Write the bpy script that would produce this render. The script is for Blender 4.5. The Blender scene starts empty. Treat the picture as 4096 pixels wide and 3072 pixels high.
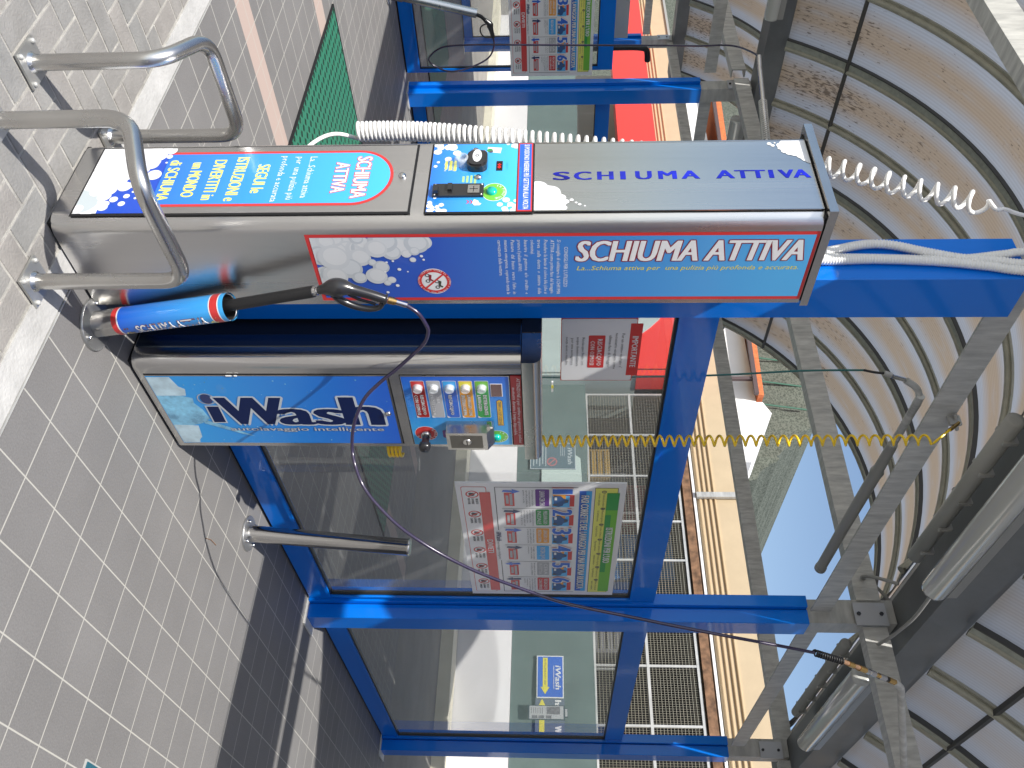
import bpy, math, random
from mathutils import Vector, Matrix
random.seed(7)
C = bpy.context.scene
R = math.radians
# ------------------------------------------------------------------ camera
yaw, pitch, roll = R(51.85063673), R(-2.57556171), R(0.05890368)
fw = Vector((math.sin(yaw)*math.cos(pitch), math.cos(yaw)*math.cos(pitch), math.sin(pitch)))
ri = Vector((math.cos(yaw), -math.sin(yaw), 0)); up = ri.cross(fw)
r2_ = ri*math.cos(roll)+up*math.sin(roll); u2_ = -ri*math.sin(roll)+up*math.cos(roll)
cd = bpy.data.cameras.new('camera'); cam = bpy.data.objects.new('camera', cd)
C.collection.objects.link(cam); C.camera = cam
cd.sensor_width = 36; cd.lens = 36*3403.32/4096; cd.clip_start = 0.05; cd.clip_end = 500
m = Matrix.Identity(4)
for i in range(3):
    m[i][0] = u2_[i]; m[i][1] = -r2_[i]; m[i][2] = -fw[i]
m[2][3] = 1.5
cam.matrix_world = m
# ------------------------------------------------------------------ light
SUN = Vector((1, .30, -1.25)).normalized()          # travel direction of the light
w = bpy.data.worlds.new('World'); C.world = w; w.use_nodes = True
nt = w.node_tree; bg = nt.nodes['Background']
sky = nt.nodes.new('ShaderNodeTexSky'); sky.sky_type = 'NISHITA'; sky.sun_disc = False
sky.sun_elevation = math.asin(-SUN.z); sky.sun_rotation = math.atan2(-SUN.x, -SUN.y)
sky.air_density = 1.0; sky.dust_density = 1.6; sky.ozone_density = 1.0
nt.links.new(sky.outputs[0], bg.inputs[0]); bg.inputs[1].default_value = 0.13
sd = bpy.data.lights.new('sun', 'SUN'); sd.energy = 5.0; sd.angle = R(0.5); sd.color = (1, .965, .91)
so = bpy.data.objects.new('sun', sd); C.collection.objects.link(so)
so.rotation_euler = SUN.to_track_quat('-Z', 'Y').to_euler()
C.view_settings.view_transform = 'Standard'; C.view_settings.look = 'None'
C.view_settings.exposure = 0.30; C.view_settings.gamma = 1
C.cycles.max_bounces = 10; C.cycles.transparent_max_bounces = 16; C.cycles.caustics_reflective = False; C.cycles.caustics_refractive = False
# ------------------------------------------------------------------ materials
MATS = {}
def mat(name, col=(.5, .5, .5), rough=.5, metal=0, coat=0, var=0, vscale=8, bump=0, bscale=60, stretch=(1, 1, 1), emis=0, spec=.5, alpha=None, trans=0):
    if name in MATS: return MATS[name]
    mt = bpy.data.materials.new(name); mt.use_nodes = True; n = mt.node_tree.nodes; l = mt.node_tree.links
    p = n['Principled BSDF']; p.inputs['Base Color'].default_value = (*col, 1); p.inputs['Roughness'].default_value = rough
    p.inputs['Metallic'].default_value = metal; p.inputs['Coat Weight'].default_value = coat; p.inputs['Coat Roughness'].default_value = .12
    p.inputs['Specular IOR Level'].default_value = spec; p.inputs['Transmission Weight'].default_value = trans
    if emis: p.inputs['Emission Color'].default_value = (*col, 1); p.inputs['Emission Strength'].default_value = emis
    if var or bump:
        g = n.new('ShaderNodeNewGeometry'); mp = n.new('ShaderNodeMapping'); mp.inputs['Scale'].default_value = stretch
        l.new(g.outputs['Position'], mp.inputs[0])
    if var:
        t = n.new('ShaderNodeTexNoise'); t.inputs['Scale'].default_value = vscale; t.inputs['Detail'].default_value = 6; t.inputs['Roughness'].default_value = .6
        l.new(mp.outputs[0], t.inputs[0])
        cr = n.new('ShaderNodeValToRGB'); cr.color_ramp.elements[0].position = .3; cr.color_ramp.elements[1].position = .7
        cr.color_ramp.elements[0].color = (*[c*(1-var) for c in col], 1); cr.color_ramp.elements[1].color = (*[min(1, c*(1+var)) for c in col], 1)
        l.new(t.outputs[0], cr.inputs[0]); l.new(cr.outputs[0], p.inputs['Base Color'])
        if metal or coat or rough < .5:
            mr = n.new('ShaderNodeMapRange'); mr.inputs[1].default_value = .3; mr.inputs[2].default_value = .7
            mr.inputs[3].default_value = max(.02, rough*.8); mr.inputs[4].default_value = min(1, rough*1.25)
            l.new(t.outputs[0], mr.inputs[0]); l.new(mr.outputs[0], p.inputs['Roughness'])
    if bump:
        t2 = n.new('ShaderNodeTexNoise'); t2.inputs['Scale'].default_value = bscale; t2.inputs['Detail'].default_value = 3
        l.new(mp.outputs[0], t2.inputs[0]); b = n.new('ShaderNodeBump'); b.inputs['Strength'].default_value = bump; b.inputs['Distance'].default_value = .01
        l.new(t2.outputs[0], b.inputs['Height']); l.new(b.outputs[0], p.inputs['Normal'])
    MATS[name] = mt; return mt
def ramp_z(name, z0, z1, c0, c1, rough=.3, axis=2, coat=.3):
    if name in MATS: return MATS[name]
    mt = mat(name, c0, rough, coat=coat); n = mt.node_tree.nodes; l = mt.node_tree.links
    g = n.new('ShaderNodeNewGeometry'); s = n.new('ShaderNodeSeparateXYZ'); l.new(g.outputs['Position'], s.inputs[0])
    mr = n.new('ShaderNodeMapRange'); mr.inputs[1].default_value = z0; mr.inputs[2].default_value = z1; l.new(s.outputs[axis], mr.inputs[0])
    mx = n.new('ShaderNodeMix'); mx.data_type = 'RGBA'; mx.inputs[6].default_value = (*c0, 1); mx.inputs[7].default_value = (*c1, 1)
    l.new(mr.outputs[0], mx.inputs[0]); l.new(mx.outputs[2], n['Principled BSDF'].inputs['Base Color']); return mt
STEEL = mat('brushed_steel', (.66, .65, .64), .25, 1, var=.10, vscale=3, bump=.05, bscale=90, stretch=(1, 1, .06))
STEELH = mat('satin_steel', (.56, .55, .53), .25, 1, var=.08, vscale=4, bump=.02, bscale=30)
STEELP = mat('polished_steel', (.62, .61, .6), .13, 1)
def darkmirror():
    mt = mat('dark_reflection_steel', (.30, .31, .32), .22, 1, var=.1, vscale=3, stretch=(1, 1, .1)); return mt
GALV = mat('galvanised_steel', (.47, .47, .45), .5, .25, var=.22, vscale=5, bump=.25, bscale=14, stretch=(1, 1, 4))
GALVY = mat('galvanised_beam', (.56, .56, .53), .5, .2, var=.25, vscale=6, bump=.3, bscale=10, stretch=(1, 5, 1))
GALVX = mat('galvanised_rail', (.52, .52, .50), .5, .2, var=.25, vscale=6, bump=.3, bscale=10, stretch=(5, 1, 1))
GUTTER = mat('gutter_steel', (.20, .21, .215), .55, .4, var=.2, vscale=3)
BLUE = mat('blue_paint', (.0, .175, .72), .42, coat=.55, spec=.1)
BLUE.node_tree.nodes['Principled BSDF'].inputs['Coat IOR'].default_value = 1.6
BLUE.node_tree.nodes['Principled BSDF'].inputs['Coat Roughness'].default_value = .06
BLACK = mat('black_rubber', (.012, .012, .013), .45)
BLACKP = mat('black_plastic', (.018, .018, .02), .28, coat=.3)
DARK = mat('dark_gap', (.006, .006, .007), .7)
WHITE = mat('white_plastic', (.82, .82, .80), .35)
WHITEP = mat('white_print', (.80, .81, .82), .35, coat=.3)
REDP = mat('red_print', (.62, .035, .035), .35, coat=.3)
ORG = mat('orange_print', (.85, .36, .03), .35, coat=.3)
YELP = mat('yellow_print', (.80, .72, .06), .35, coat=.3)
YEL2 = mat('pale_yellow_print', (.80, .80, .16), .35, coat=.3)
GRNP = mat('green_print', (.03, .33, .07), .35, coat=.3)
LGRN = mat('lime_print', (.17, .52, .05), .35, coat=.3)
DGRN = mat('dark_green_print', (.01, .16, .05), .35, coat=.3)
NAVY = mat('navy_print', (.008, .025, .13), .3, coat=.3)
BLUP = mat('blue_print', (.02, .13, .62), .3, coat=.3)
SKYP = mat('sky_blue_print', (.04, .40, .85), .3, coat=.3)
PURP = mat('purple_print', (.12, .01, .25), .35, coat=.3)
GREYP = mat('grey_print', (.45, .46, .48), .4, coat=.2)
DGREY = mat('dark_grey_print', (.10, .10, .11), .4)
BUBS = [mat('bubble_print_%d' % i, c, .35, coat=.3) for i, c in enumerate(((.62, .65, .68), (.70, .72, .74), (.54, .58, .62), (.66, .69, .72)))]
LASER = mat('blue_mirror_letter', (.02, .03, .75), .12, .75, coat=.5, var=.5, vscale=14)
ASTK = ramp_z('sticker_gradient', .15, 1.0, (.02, .11, .66), (.06, .48, .92))
BSTK = ramp_z('side_gradient', 1.15, 2.2, (.03, .10, .50), (.09, .42, .80))
CSTK = ramp_z('control_gradient', 1.12, 1.40, (.015, .16, .72), (.06, .52, .92))
ISTK = ramp_z('front_gradient', .05, .95, (.02, .36, .83), (.015, .11, .60))
ICTL = ramp_z('panel_gradient', 2.34, 2.77, (.012, .12, .62), (.05, .45, .88), axis=0)
BRASS = mat('brass', (.65, .42, .15), .25, 1)
RUST = mat('rusty_steel', (.20, .11, .06), .8, var=.6, vscale=9)
HOSE = mat('black_violet_hose', (.03, .022, .055), .22, coat=.5)
YCOIL = mat('yellow_hose', (.98, .66, .012), .28, coat=.4)
WCOIL = mat('white_hose', (.90, .89, .86), .32, coat=.3)
GHOSE = mat('green_hose', (.02, .14, .13), .35)
LENS = mat('luminaire_cover', (.60, .61, .57), .10, coat=.8)
LUMB = mat('luminaire_body', (.34, .34, .32), .4)
def glass():
    mt = bpy.data.materials.new('glass'); mt.use_nodes = True; n = mt.node_tree.nodes; l = mt.node_tree.links; n.clear()
    o = n.new('ShaderNodeOutputMaterial'); t = n.new('ShaderNodeBsdfTransparent'); t.inputs[0].default_value = (.95, .955, .95, 1)
    g = n.new('ShaderNodeBsdfGlossy'); g.inputs['Roughness'].default_value = .0; g.inputs[0].default_value = (.9, .95, .95, 1)
    d = n.new('ShaderNodeBsdfDiffuse'); d.inputs[0].default_value = (.66, .665, .66, 1)
    f = n.new('ShaderNodeFresnel'); ge = n.new('ShaderNodeNewGeometry'); io = n.new('ShaderNodeMapRange'); io.inputs[3].default_value = 1.5; io.inputs[4].default_value = 1/1.5
    l.new(ge.outputs['Backfacing'], io.inputs[0]); l.new(io.outputs[0], f.inputs[0])
    mx = n.new('ShaderNodeMixShader'); m2 = n.new('ShaderNodeMixShader'); m2.inputs[0].default_value = .10
    l.new(t.outputs[0], m2.inputs[1]); l.new(d.outputs[0], m2.inputs[2])
    l.new(f.outputs[0], mx.inputs[0]); l.new(m2.outputs[0], mx.inputs[1]); l.new(g.outputs[0], mx.inputs[2]); l.new(mx.outputs[0], o.inputs[0])
    return mt
GLASS = glass()
def clearplastic():
    mt = bpy.data.materials.new('clear_plastic'); mt.use_nodes = True; n = mt.node_tree.nodes; l = mt.node_tree.links
    p = n['Principled BSDF']; p.inputs['Base Color'].default_value = (.8, .85, .88, 1); p.inputs['Roughness'].default_value = .15; p.inputs['Alpha'].default_value = .35
    return mt
CLEAR = clearplastic()
def roofmat(dash=.14, brown=2.1, thr=.70):
    mt = bpy.data.materials.new('polycarbonate_sheet'); mt.use_nodes = True; n = mt.node_tree.nodes; l = mt.node_tree.links; n.clear()
    o = n.new('ShaderNodeOutputMaterial'); uv = n.new('ShaderNodeUVMap'); s = n.new('ShaderNodeSeparateXYZ'); l.new(uv.outputs[0], s.inputs[0])
    # x position inside a 0.655 m panel -> stained middle band
    def mth(op, a, b=None):
        q = n.new('ShaderNodeMath'); q.operation = op
        for i, v in enumerate((a, b)):
            if v is None: continue
            if isinstance(v, (int, float)): q.inputs[i].default_value = v
            else: l.new(v, q.inputs[i])
        return q.outputs[0]
    fr = mth('FRACT', mth('DIVIDE', mth('SUBTRACT', s.outputs[0], 1.83), .655))
    d = mth('ABSOLUTE', mth('SUBTRACT', fr, .5))                 # 0 at the middle, .5 at the ribs
    mp = n.new('ShaderNodeMapping'); mp.inputs['Scale'].default_value = (9, 2.2, 1); l.new(uv.outputs[0], mp.inputs[0])
    nz = n.new('ShaderNodeTexNoise'); nz.inputs['Scale'].default_value = 1.2; nz.inputs['Detail'].default_value = 7; nz.inputs['Roughness'].default_value = .65; l.new(mp.outputs[0], nz.inputs[0])
    band = n.new('ShaderNodeMapRange'); band.inputs[1].default_value = .10; band.inputs[2].default_value = .34; band.inputs[3].default_value = 1; band.inputs[4].default_value = 0
    l.new(mth('ADD', d, mth('MULTIPLY', mth('SUBTRACT', nz.outputs[0], .5), .35)), band.inputs[0])
    m1 = n.new('ShaderNodeMix'); m1.data_type = 'RGBA'; m1.inputs[6].default_value = (.53, .57, .64, 1); m1.inputs[7].default_value = (.53, .43, .33, 1)
    l.new(mth('MULTIPLY', band.outputs[0], mth('MULTIPLY', nz.outputs[0], brown)), m1.inputs[0])
    # long faint flutes of the sheet
    wv = n.new('ShaderNodeTexWave'); wv.bands_direction = 'X'; wv.inputs['Scale'].default_value = 11; wv.inputs['Distortion'].default_value = 0; l.new(uv.outputs[0], wv.inputs[0])
    # dark moss dashes along the flutes
    mp2 = n.new('ShaderNodeMapping'); mp2.inputs['Scale'].default_value = (55, 13, 1); l.new(uv.outputs[0], mp2.inputs[0])
    n2 = n.new('ShaderNodeTexNoise'); n2.inputs['Scale'].default_value = 1; n2.inputs['Detail'].default_value = 4; n2.inputs['Roughness'].default_value = .6; l.new(mp2.outputs[0], n2.inputs[0])
    n3 = n.new('ShaderNodeTexNoise'); n3.inputs['Scale'].default_value = 1.1; l.new(uv.outputs[0], n3.inputs[0])
    # more dashes low on the arch (v near the gutters)
    lo = n.new('ShaderNodeMapRange'); lo.inputs[1].default_value = .3; lo.inputs[2].default_value = 3.3; lo.inputs[3].default_value = dash; lo.inputs[4].default_value = -.02
    l.new(s.outputs[1], lo.inputs[0])
    q = mth('ADD', mth('ADD', n2.outputs[0], mth('MULTIPLY', mth('SUBTRACT', n3.outputs[0], .5), .35)), mth('ADD', lo.outputs[0], mth('MULTIPLY', mth('SUBTRACT', band.outputs[0], .7), .10)))
    st = n.new('ShaderNodeMapRange'); st.inputs[1].default_value = thr; st.inputs[2].default_value = thr+.06; l.new(q, st.inputs[0])
    m2 = n.new('ShaderNodeMix'); m2.data_type = 'RGBA'; m2.inputs[7].default_value = (.10, .07, .05, 1); l.new(m1.outputs[2], m2.inputs[6]); l.new(mth('MULTIPLY', st.outputs[0], .75), m2.inputs[0])
    m3 = n.new('ShaderNodeMix'); m3.data_type = 'RGBA'; m3.blend_type = 'MULTIPLY'; m3.inputs[0].default_value = .14; l.new(m2.outputs[2], m3.inputs[6]); l.new(wv.outputs[0], m3.inputs[7])
    a = n.new('ShaderNodeBsdfTranslucent'); b = n.new('ShaderNodeBsdfDiffuse'); g = n.new('ShaderNodeBsdfGlossy'); g.inputs['Roughness'].default_value = .3
    sc = n.new('ShaderNodeMix'); sc.data_type = 'RGBA'; sc.blend_type = 'MULTIPLY'; sc.inputs[0].default_value = 1; sc.inputs[7].default_value = (.54, .54, .54, 1); l.new(m3.outputs[2], sc.inputs[6])
    l.new(sc.outputs[2], a.inputs[0]); l.new(m3.outputs[2], b.inputs[0])
    mx = n.new('ShaderNodeMixShader'); mx.inputs[0].default_value = .45; l.new(a.outputs[0], mx.inputs[1]); l.new(b.outputs[0], mx.inputs[2])
    mg = n.new('ShaderNodeMixShader'); mg.inputs[0].default_value = .06; l.new(mx.outputs[0], mg.inputs[1]); l.new(g.outputs[0], mg.inputs[2])
    l.new(mg.outputs[0], o.inputs[0]); return mt
ROOF = roofmat(); ROOFC = roofmat(-.05, .8, .76)
RIBM = mat('roof_rib_profile', (.42, .41, .33), .5, .2, var=.15, vscale=10)
RIBW = mat('roof_rib_channel', (.42, .44, .38), .55, .3, var=.2, vscale=20)
PURL = mat('purlin_steel', (.09, .09, .085), .6, .3)
# ------------------------------------------------------------------ mesh helpers
class MB:
    def __init__(s): s.v = []; s.f = []; s.m = []; s.s = []; s.mats = []; s.uv = None
    def mi(s, m):
        if m not in s.mats: s.mats.append(m)
        return s.mats.index(m)
    def add(s, vs, fs, m, smooth=False):
        b = len(s.v); s.v += [tuple(v) for v in vs]; k = s.mi(m)
        for f in fs: s.f.append([b+i for i in f]); s.m.append(k); s.s.append(smooth)
        return s
    def box(s, x0, x1, y0, y1, z0, z1, m, c=0):
        if c: return s.prism([(x0+c, y0), (x1-c, y0), (x1, y0+c), (x1, y1-c), (x1-c, y1), (x0+c, y1), (x0, y1-c), (x0, y0+c)], z0, z1, m)
        vs = [(x, y, z) for z in (z0, z1) for y in (y0, y1) for x in (x0, x1)]
        return s.add(vs, [(0, 2, 3, 1), (4, 5, 7, 6), (0, 1, 5, 4), (2, 6, 7, 3), (0, 4, 6, 2), (1, 3, 7, 5)], m)
    def prism(s, poly, z0, z1, m, ax='z', smooth=False):
        n = len(poly)
        f = {'z': lambda a, b, c: (a, b, c), 'x': lambda a, b, c: (c, a, b), 'y': lambda a, b, c: (a, c, b)}[ax]
        vs = [f(a, b, z0) for a, b in poly]+[f(a, b, z1) for a, b in poly]
        s.add(vs, [[i, (i+1) % n, n+(i+1) % n, n+i] for i in range(n)], m, smooth)
        s.add(vs[:n], [list(range(n))[::-1]], m); s.add(vs[n:], [list(range(n))], m); return s
    def obox(s, p0, p1, w, h, m, upv=(0, 0, 1)):       # a box beam between two points
        p0 = Vector(p0); p1 = Vector(p1); d = (p1-p0).normalized(); a = d.cross(Vector(upv)).normalized(); b = a.cross(d)
        vs = [p+a*i*w/2+b*j*h/2 for p in (p0, p1) for i, j in ((-1, -1), (1, -1), (1, 1), (-1, 1))]
        return s.add(vs, [(3, 2, 1, 0), (4, 5, 6, 7), (0, 1, 5, 4), (1, 2, 6, 5), (2, 3, 7, 6), (3, 0, 4, 7)], m)
    def tube(s, path, r, m, n=12, cap=True, rs=None):
        P = [Vector(p) for p in path]; k = len(P); vs = []; T = []
        for i in range(k): T.append((P[min(i+1, k-1)]-P[max(i-1, 0)]).normalized())
        a = T[0].orthogonal().normalized()
        for i in range(k):
            a = (a-T[i]*a.dot(T[i])).normalized(); b = T[i].cross(a); rr = rs[i] if rs else r
            for j in range(n):
                t = 2*math.pi*j/n; vs.append(P[i]+(a*math.cos(t)+b*math.sin(t))*rr)
        fs = [(i*n+j, i*n+(j+1) % n, (i+1)*n+(j+1) % n, (i+1)*n+j) for i in range(k-1) for j in range(n)]
        s.add(vs, fs, m, True)
        if cap: s.add(vs[:n], [list(range(n))[::-1]], m); s.add(vs[-n:], [list(range(n))], m)
        return s
    def cyl(s, p0, p1, r, m, n=20, r1=None): return s.tube([p0, p1], r, m, n, rs=[r, r if r1 is None else r1])
    def lathe(s, o, d, prof, m, n=20, cap=True):                 # prof: (distance along d, radius)
        o = Vector(o); d = Vector(d).normalized(); a = d.orthogonal().normalized(); b = d.cross(a); vs = []
        for t, r in prof:
            for j in range(n):
                q = 2*math.pi*j/n; vs.append(o+d*t+(a*math.cos(q)+b*math.sin(q))*r)
        k = len(prof)
        s.add(vs, [(i*n+j, i*n+(j+1) % n, (i+1)*n+(j+1) % n, (i+1)*n+j) for i in range(k-1) for j in range(n)], m, True)
        if cap and prof[-1][1] > 1e-4: s.add(vs[-n:], [list(range(n))], m)
        if cap and prof[0][1] > 1e-4: s.add(vs[:n], [list(range(n))[::-1]], m)
        return s
def link(o): C.collection.objects.link(o); return o
def tag(o, label=None, cat=None, group=None, kind=None):
    if label: o['label'] = label
    if cat: o['category'] = cat
    if group: o['group'] = group
    if kind: o['kind'] = kind
    return o
def thing(name, loc, label, cat, group=None):
    o = link(bpy.data.objects.new(name, None)); o.location = loc; o.empty_display_size = .1; return tag(o, label, cat, group)
def wloc(o):
    v = Vector(o.location)
    while o.parent: o = o.parent; v += Vector(o.location)
    return v
def obj(name, mb, parent=None, origin=None, uv=None):
    off = wloc(parent) if parent else Vector(origin or (0, 0, 0))
    me = bpy.data.meshes.new(name); me.from_pydata([tuple(Vector(v)-off) for v in mb.v], [], mb.f)
    for q in mb.mats: me.materials.append(q)
    me.polygons.foreach_set('material_index', mb.m); me.polygons.foreach_set('use_smooth', mb.s)
    if uv:
        ul = me.uv_layers.new(name='UVMap')
        for lp in me.loops: ul.data[lp.index].uv = uv[lp.vertex_index]
    me.update(); o = link(bpy.data.objects.new(name, me))
    if parent: o.parent = parent
    else: o.location = off
    return o
def copy_tree(o, parent=None):
    c = link(o.copy())
    if parent: c.parent = parent
    for ch in list(o.children): copy_tree(ch, c)
    return c
def fillet(P, r, n=6):
    P = [Vector(p) for p in P]; out = [P[0]]
    for i in range(1, len(P)-1):
        a, b, c = P[i-1], P[i], P[i+1]; u = (a-b); v = (c-b); rr = min(r, u.length*.49, v.length*.49)
        p0 = b+u.normalized()*rr; p1 = b+v.normalized()*rr
        for k in range(n+1):
            t = k/n; out.append(p0*(1-t)**2+b*2*t*(1-t)+p1*t*t)
    out.append(P[-1]); return out
def spline(P, n=8):
    P = [Vector(p) for p in P]; out = []
    for i in range(len(P)-1):
        a = P[max(i-1, 0)]; b = P[i]; c = P[i+1]; d = P[min(i+2, len(P)-1)]
        for k in range(n):
            t = k/n; out.append(.5*((2*b)+(c-a)*t+(2*a-5*b+4*c-d)*t*t+(3*b-a-3*c+d)*t**3))
    out.append(P[-1]); return out
# ------------------------------------------------------------------ flat printed graphics
TXT = {}
def glyphs(s, off=0, shear=0, res=3):
    k = (s, off, shear, res)
    if k in TXT: return TXT[k]
    c = bpy.data.curves.new('lettering', 'FONT'); c.body = s; c.size = 1; c.offset = off; c.shear = shear; c.resolution_u = res
    o = bpy.data.objects.new('lettering', c); me = bpy.data.meshes.new_from_object(o)
    vs = [(v.co.x, v.co.y) for v in me.vertices]; fs = [list(p.vertices) for p in me.polygons]
    bpy.data.objects.remove(o); bpy.data.curves.remove(c); bpy.data.meshes.remove(me)
    TXT[k] = (vs, fs); return TXT[k]
class Gfx:
    """prints on a plane: O origin, U to the right, V up, N towards the viewer; each layer stands .35 mm proud of the last"""
    def __init__(s, O, U, V, N, step=.00035): s.O = Vector(O); s.U = Vector(U); s.V = Vector(V); s.N = Vector(N); s.mb = MB(); s.step = step; s.clip = None
    def P(s, u, v, k): return s.O+s.U*u+s.V*v+s.N*(k*s.step)
    def poly(s, pts, m, k=1):
        if s.clip:
            u0, v0, u1, v1 = s.clip
            for ax, lim, sg in ((0, u0, 1), (0, u1, -1), (1, v0, 1), (1, v1, -1)):
                out = []
                for i in range(len(pts)):
                    a, b = pts[i-1], pts[i]; ia = (a[ax]-lim)*sg >= 0; ib = (b[ax]-lim)*sg >= 0
                    if ia != ib:
                        t = (lim-a[ax])/(b[ax]-a[ax]); out.append((a[0]+(b[0]-a[0])*t, a[1]+(b[1]-a[1])*t))
                    if ib: out.append(b)
                pts = out
                if len(pts) < 3: return s
        s.mb.add([s.P(u, v, k) for u, v in pts], [list(range(len(pts)))], m); return s
    def rect(s, u0, v0, u1, v1, m, k=1): return s.poly([(u0, v0), (u1, v0), (u1, v1), (u0, v1)], m, k)
    def rrect(s, u0, v0, u1, v1, r, m, k=1):
        pts = []
        for cx, cy, a0 in ((u1-r, v0+r, -90), (u1-r, v1-r, 0), (u0+r, v1-r, 90), (u0+r, v0+r, 180)):
            for i in range(5): a = R(a0+i*22.5); pts.append((cx+r*math.cos(a), cy+r*math.sin(a)))
        return s.poly(pts, m, k)
    def disc(s, u, v, r, m, k=1, n=20, ry=None): return s.poly([(u+r*math.cos(2*math.pi*i/n), v+(ry or r)*math.sin(2*math.pi*i/n)) for i in range(n)], m, k)
    def ring(s, u, v, r0, r1, m, k=1, n=28):
        for i in range(n):
            a, b = 2*math.pi*i/n, 2*math.pi*(i+1)/n
            s.poly([(u+r0*math.cos(a), v+r0*math.sin(a)), (u+r1*math.cos(a), v+r1*math.sin(a)), (u+r1*math.cos(b), v+r1*math.sin(b)), (u+r0*math.cos(b), v+r0*math.sin(b))], m, k)
        return s
    def frame(s, u0, v0, u1, v1, t, m, k=1):
        s.rect(u0, v0, u1, v0+t, m, k); s.rect(u0, v1-t, u1, v1, m, k); s.rect(u0, v0+t, u0+t, v1-t, m, k); s.rect(u1-t, v0+t, u1, v1-t, m, k); return s
    def text(s, t, u, v, w, h, m, k=2, off=.012, shear=0, rot=0, outline=None, oo=.05, res=3, hcap=.729):
        """baseline starts at (u,v); cap height h, overall width w (None: natural); rot in degrees"""
        base = glyphs(t, 0, shear, res)
        xs = [p[0] for p in base[0]]
        if not xs: return s
        x0, x1 = min(xs), max(xs); sy = h/hcap; sx = (w/(x1-x0)) if w else sy*.8
        cr, sr = math.cos(R(rot)), math.sin(R(rot))
        def put(mm, kk, du, dv):
            vs = []
            for x, y in base[0]:
                a, b = (x-x0)*sx+du, y*sy+dv; vs.append(s.P(u+a*cr-b*sr, v+a*sr+b*cr, kk))
            s.mb.add(vs, base[1], mm)
        b_ = off*h*1.2 if off >= .02 else 0
        if outline:
            o_ = oo*h*1.5
            for i in range(12):
                a = i*math.pi/6; put(outline, k+i*.08, math.cos(a)*o_+(b_ if math.cos(a) > .01 else -b_ if math.cos(a) < -.01 else 0), math.sin(a)*o_)
            k += 1
        if b_:
            for i, q in enumerate((-1, -.5, .5, 1)): put(m, k+.1+i*.08, b_*q, 0)
        put(m, k+.5 if b_ else k, 0, 0); return s
    def arc(s, t, cu, cv, r, h, m, a0, a1, k=2, inside=False):
        n = len(t)
        for i, ch in enumerate(t):
            if ch == ' ': continue
            a = a0+(a1-a0)*(i+.5)/n; rot = a-90 if not inside else a+90
            wd = h*.62; ca, sa = math.cos(R(a)), math.sin(R(a)); tx, ty = math.cos(R(rot)), math.sin(R(rot))
            u = cu+r*ca-tx*wd/2; v = cv+r*sa-ty*wd/2
            s.text(ch, u, v, wd if ch not in 'I' else wd*.3, h, m, k, rot=rot, res=1, off=.02)
        return s
    def bubbles(s, pts, m, k=2):
        for i, (u, v, r) in enumerate(pts): s.disc(u, v, r, m, k+i*.011*max(1, 60/max(60, len(pts)))*2)
        return s
    def build(s, name, parent, thick=.0015, base=None): return obj(name, s.mb, parent)
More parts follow.
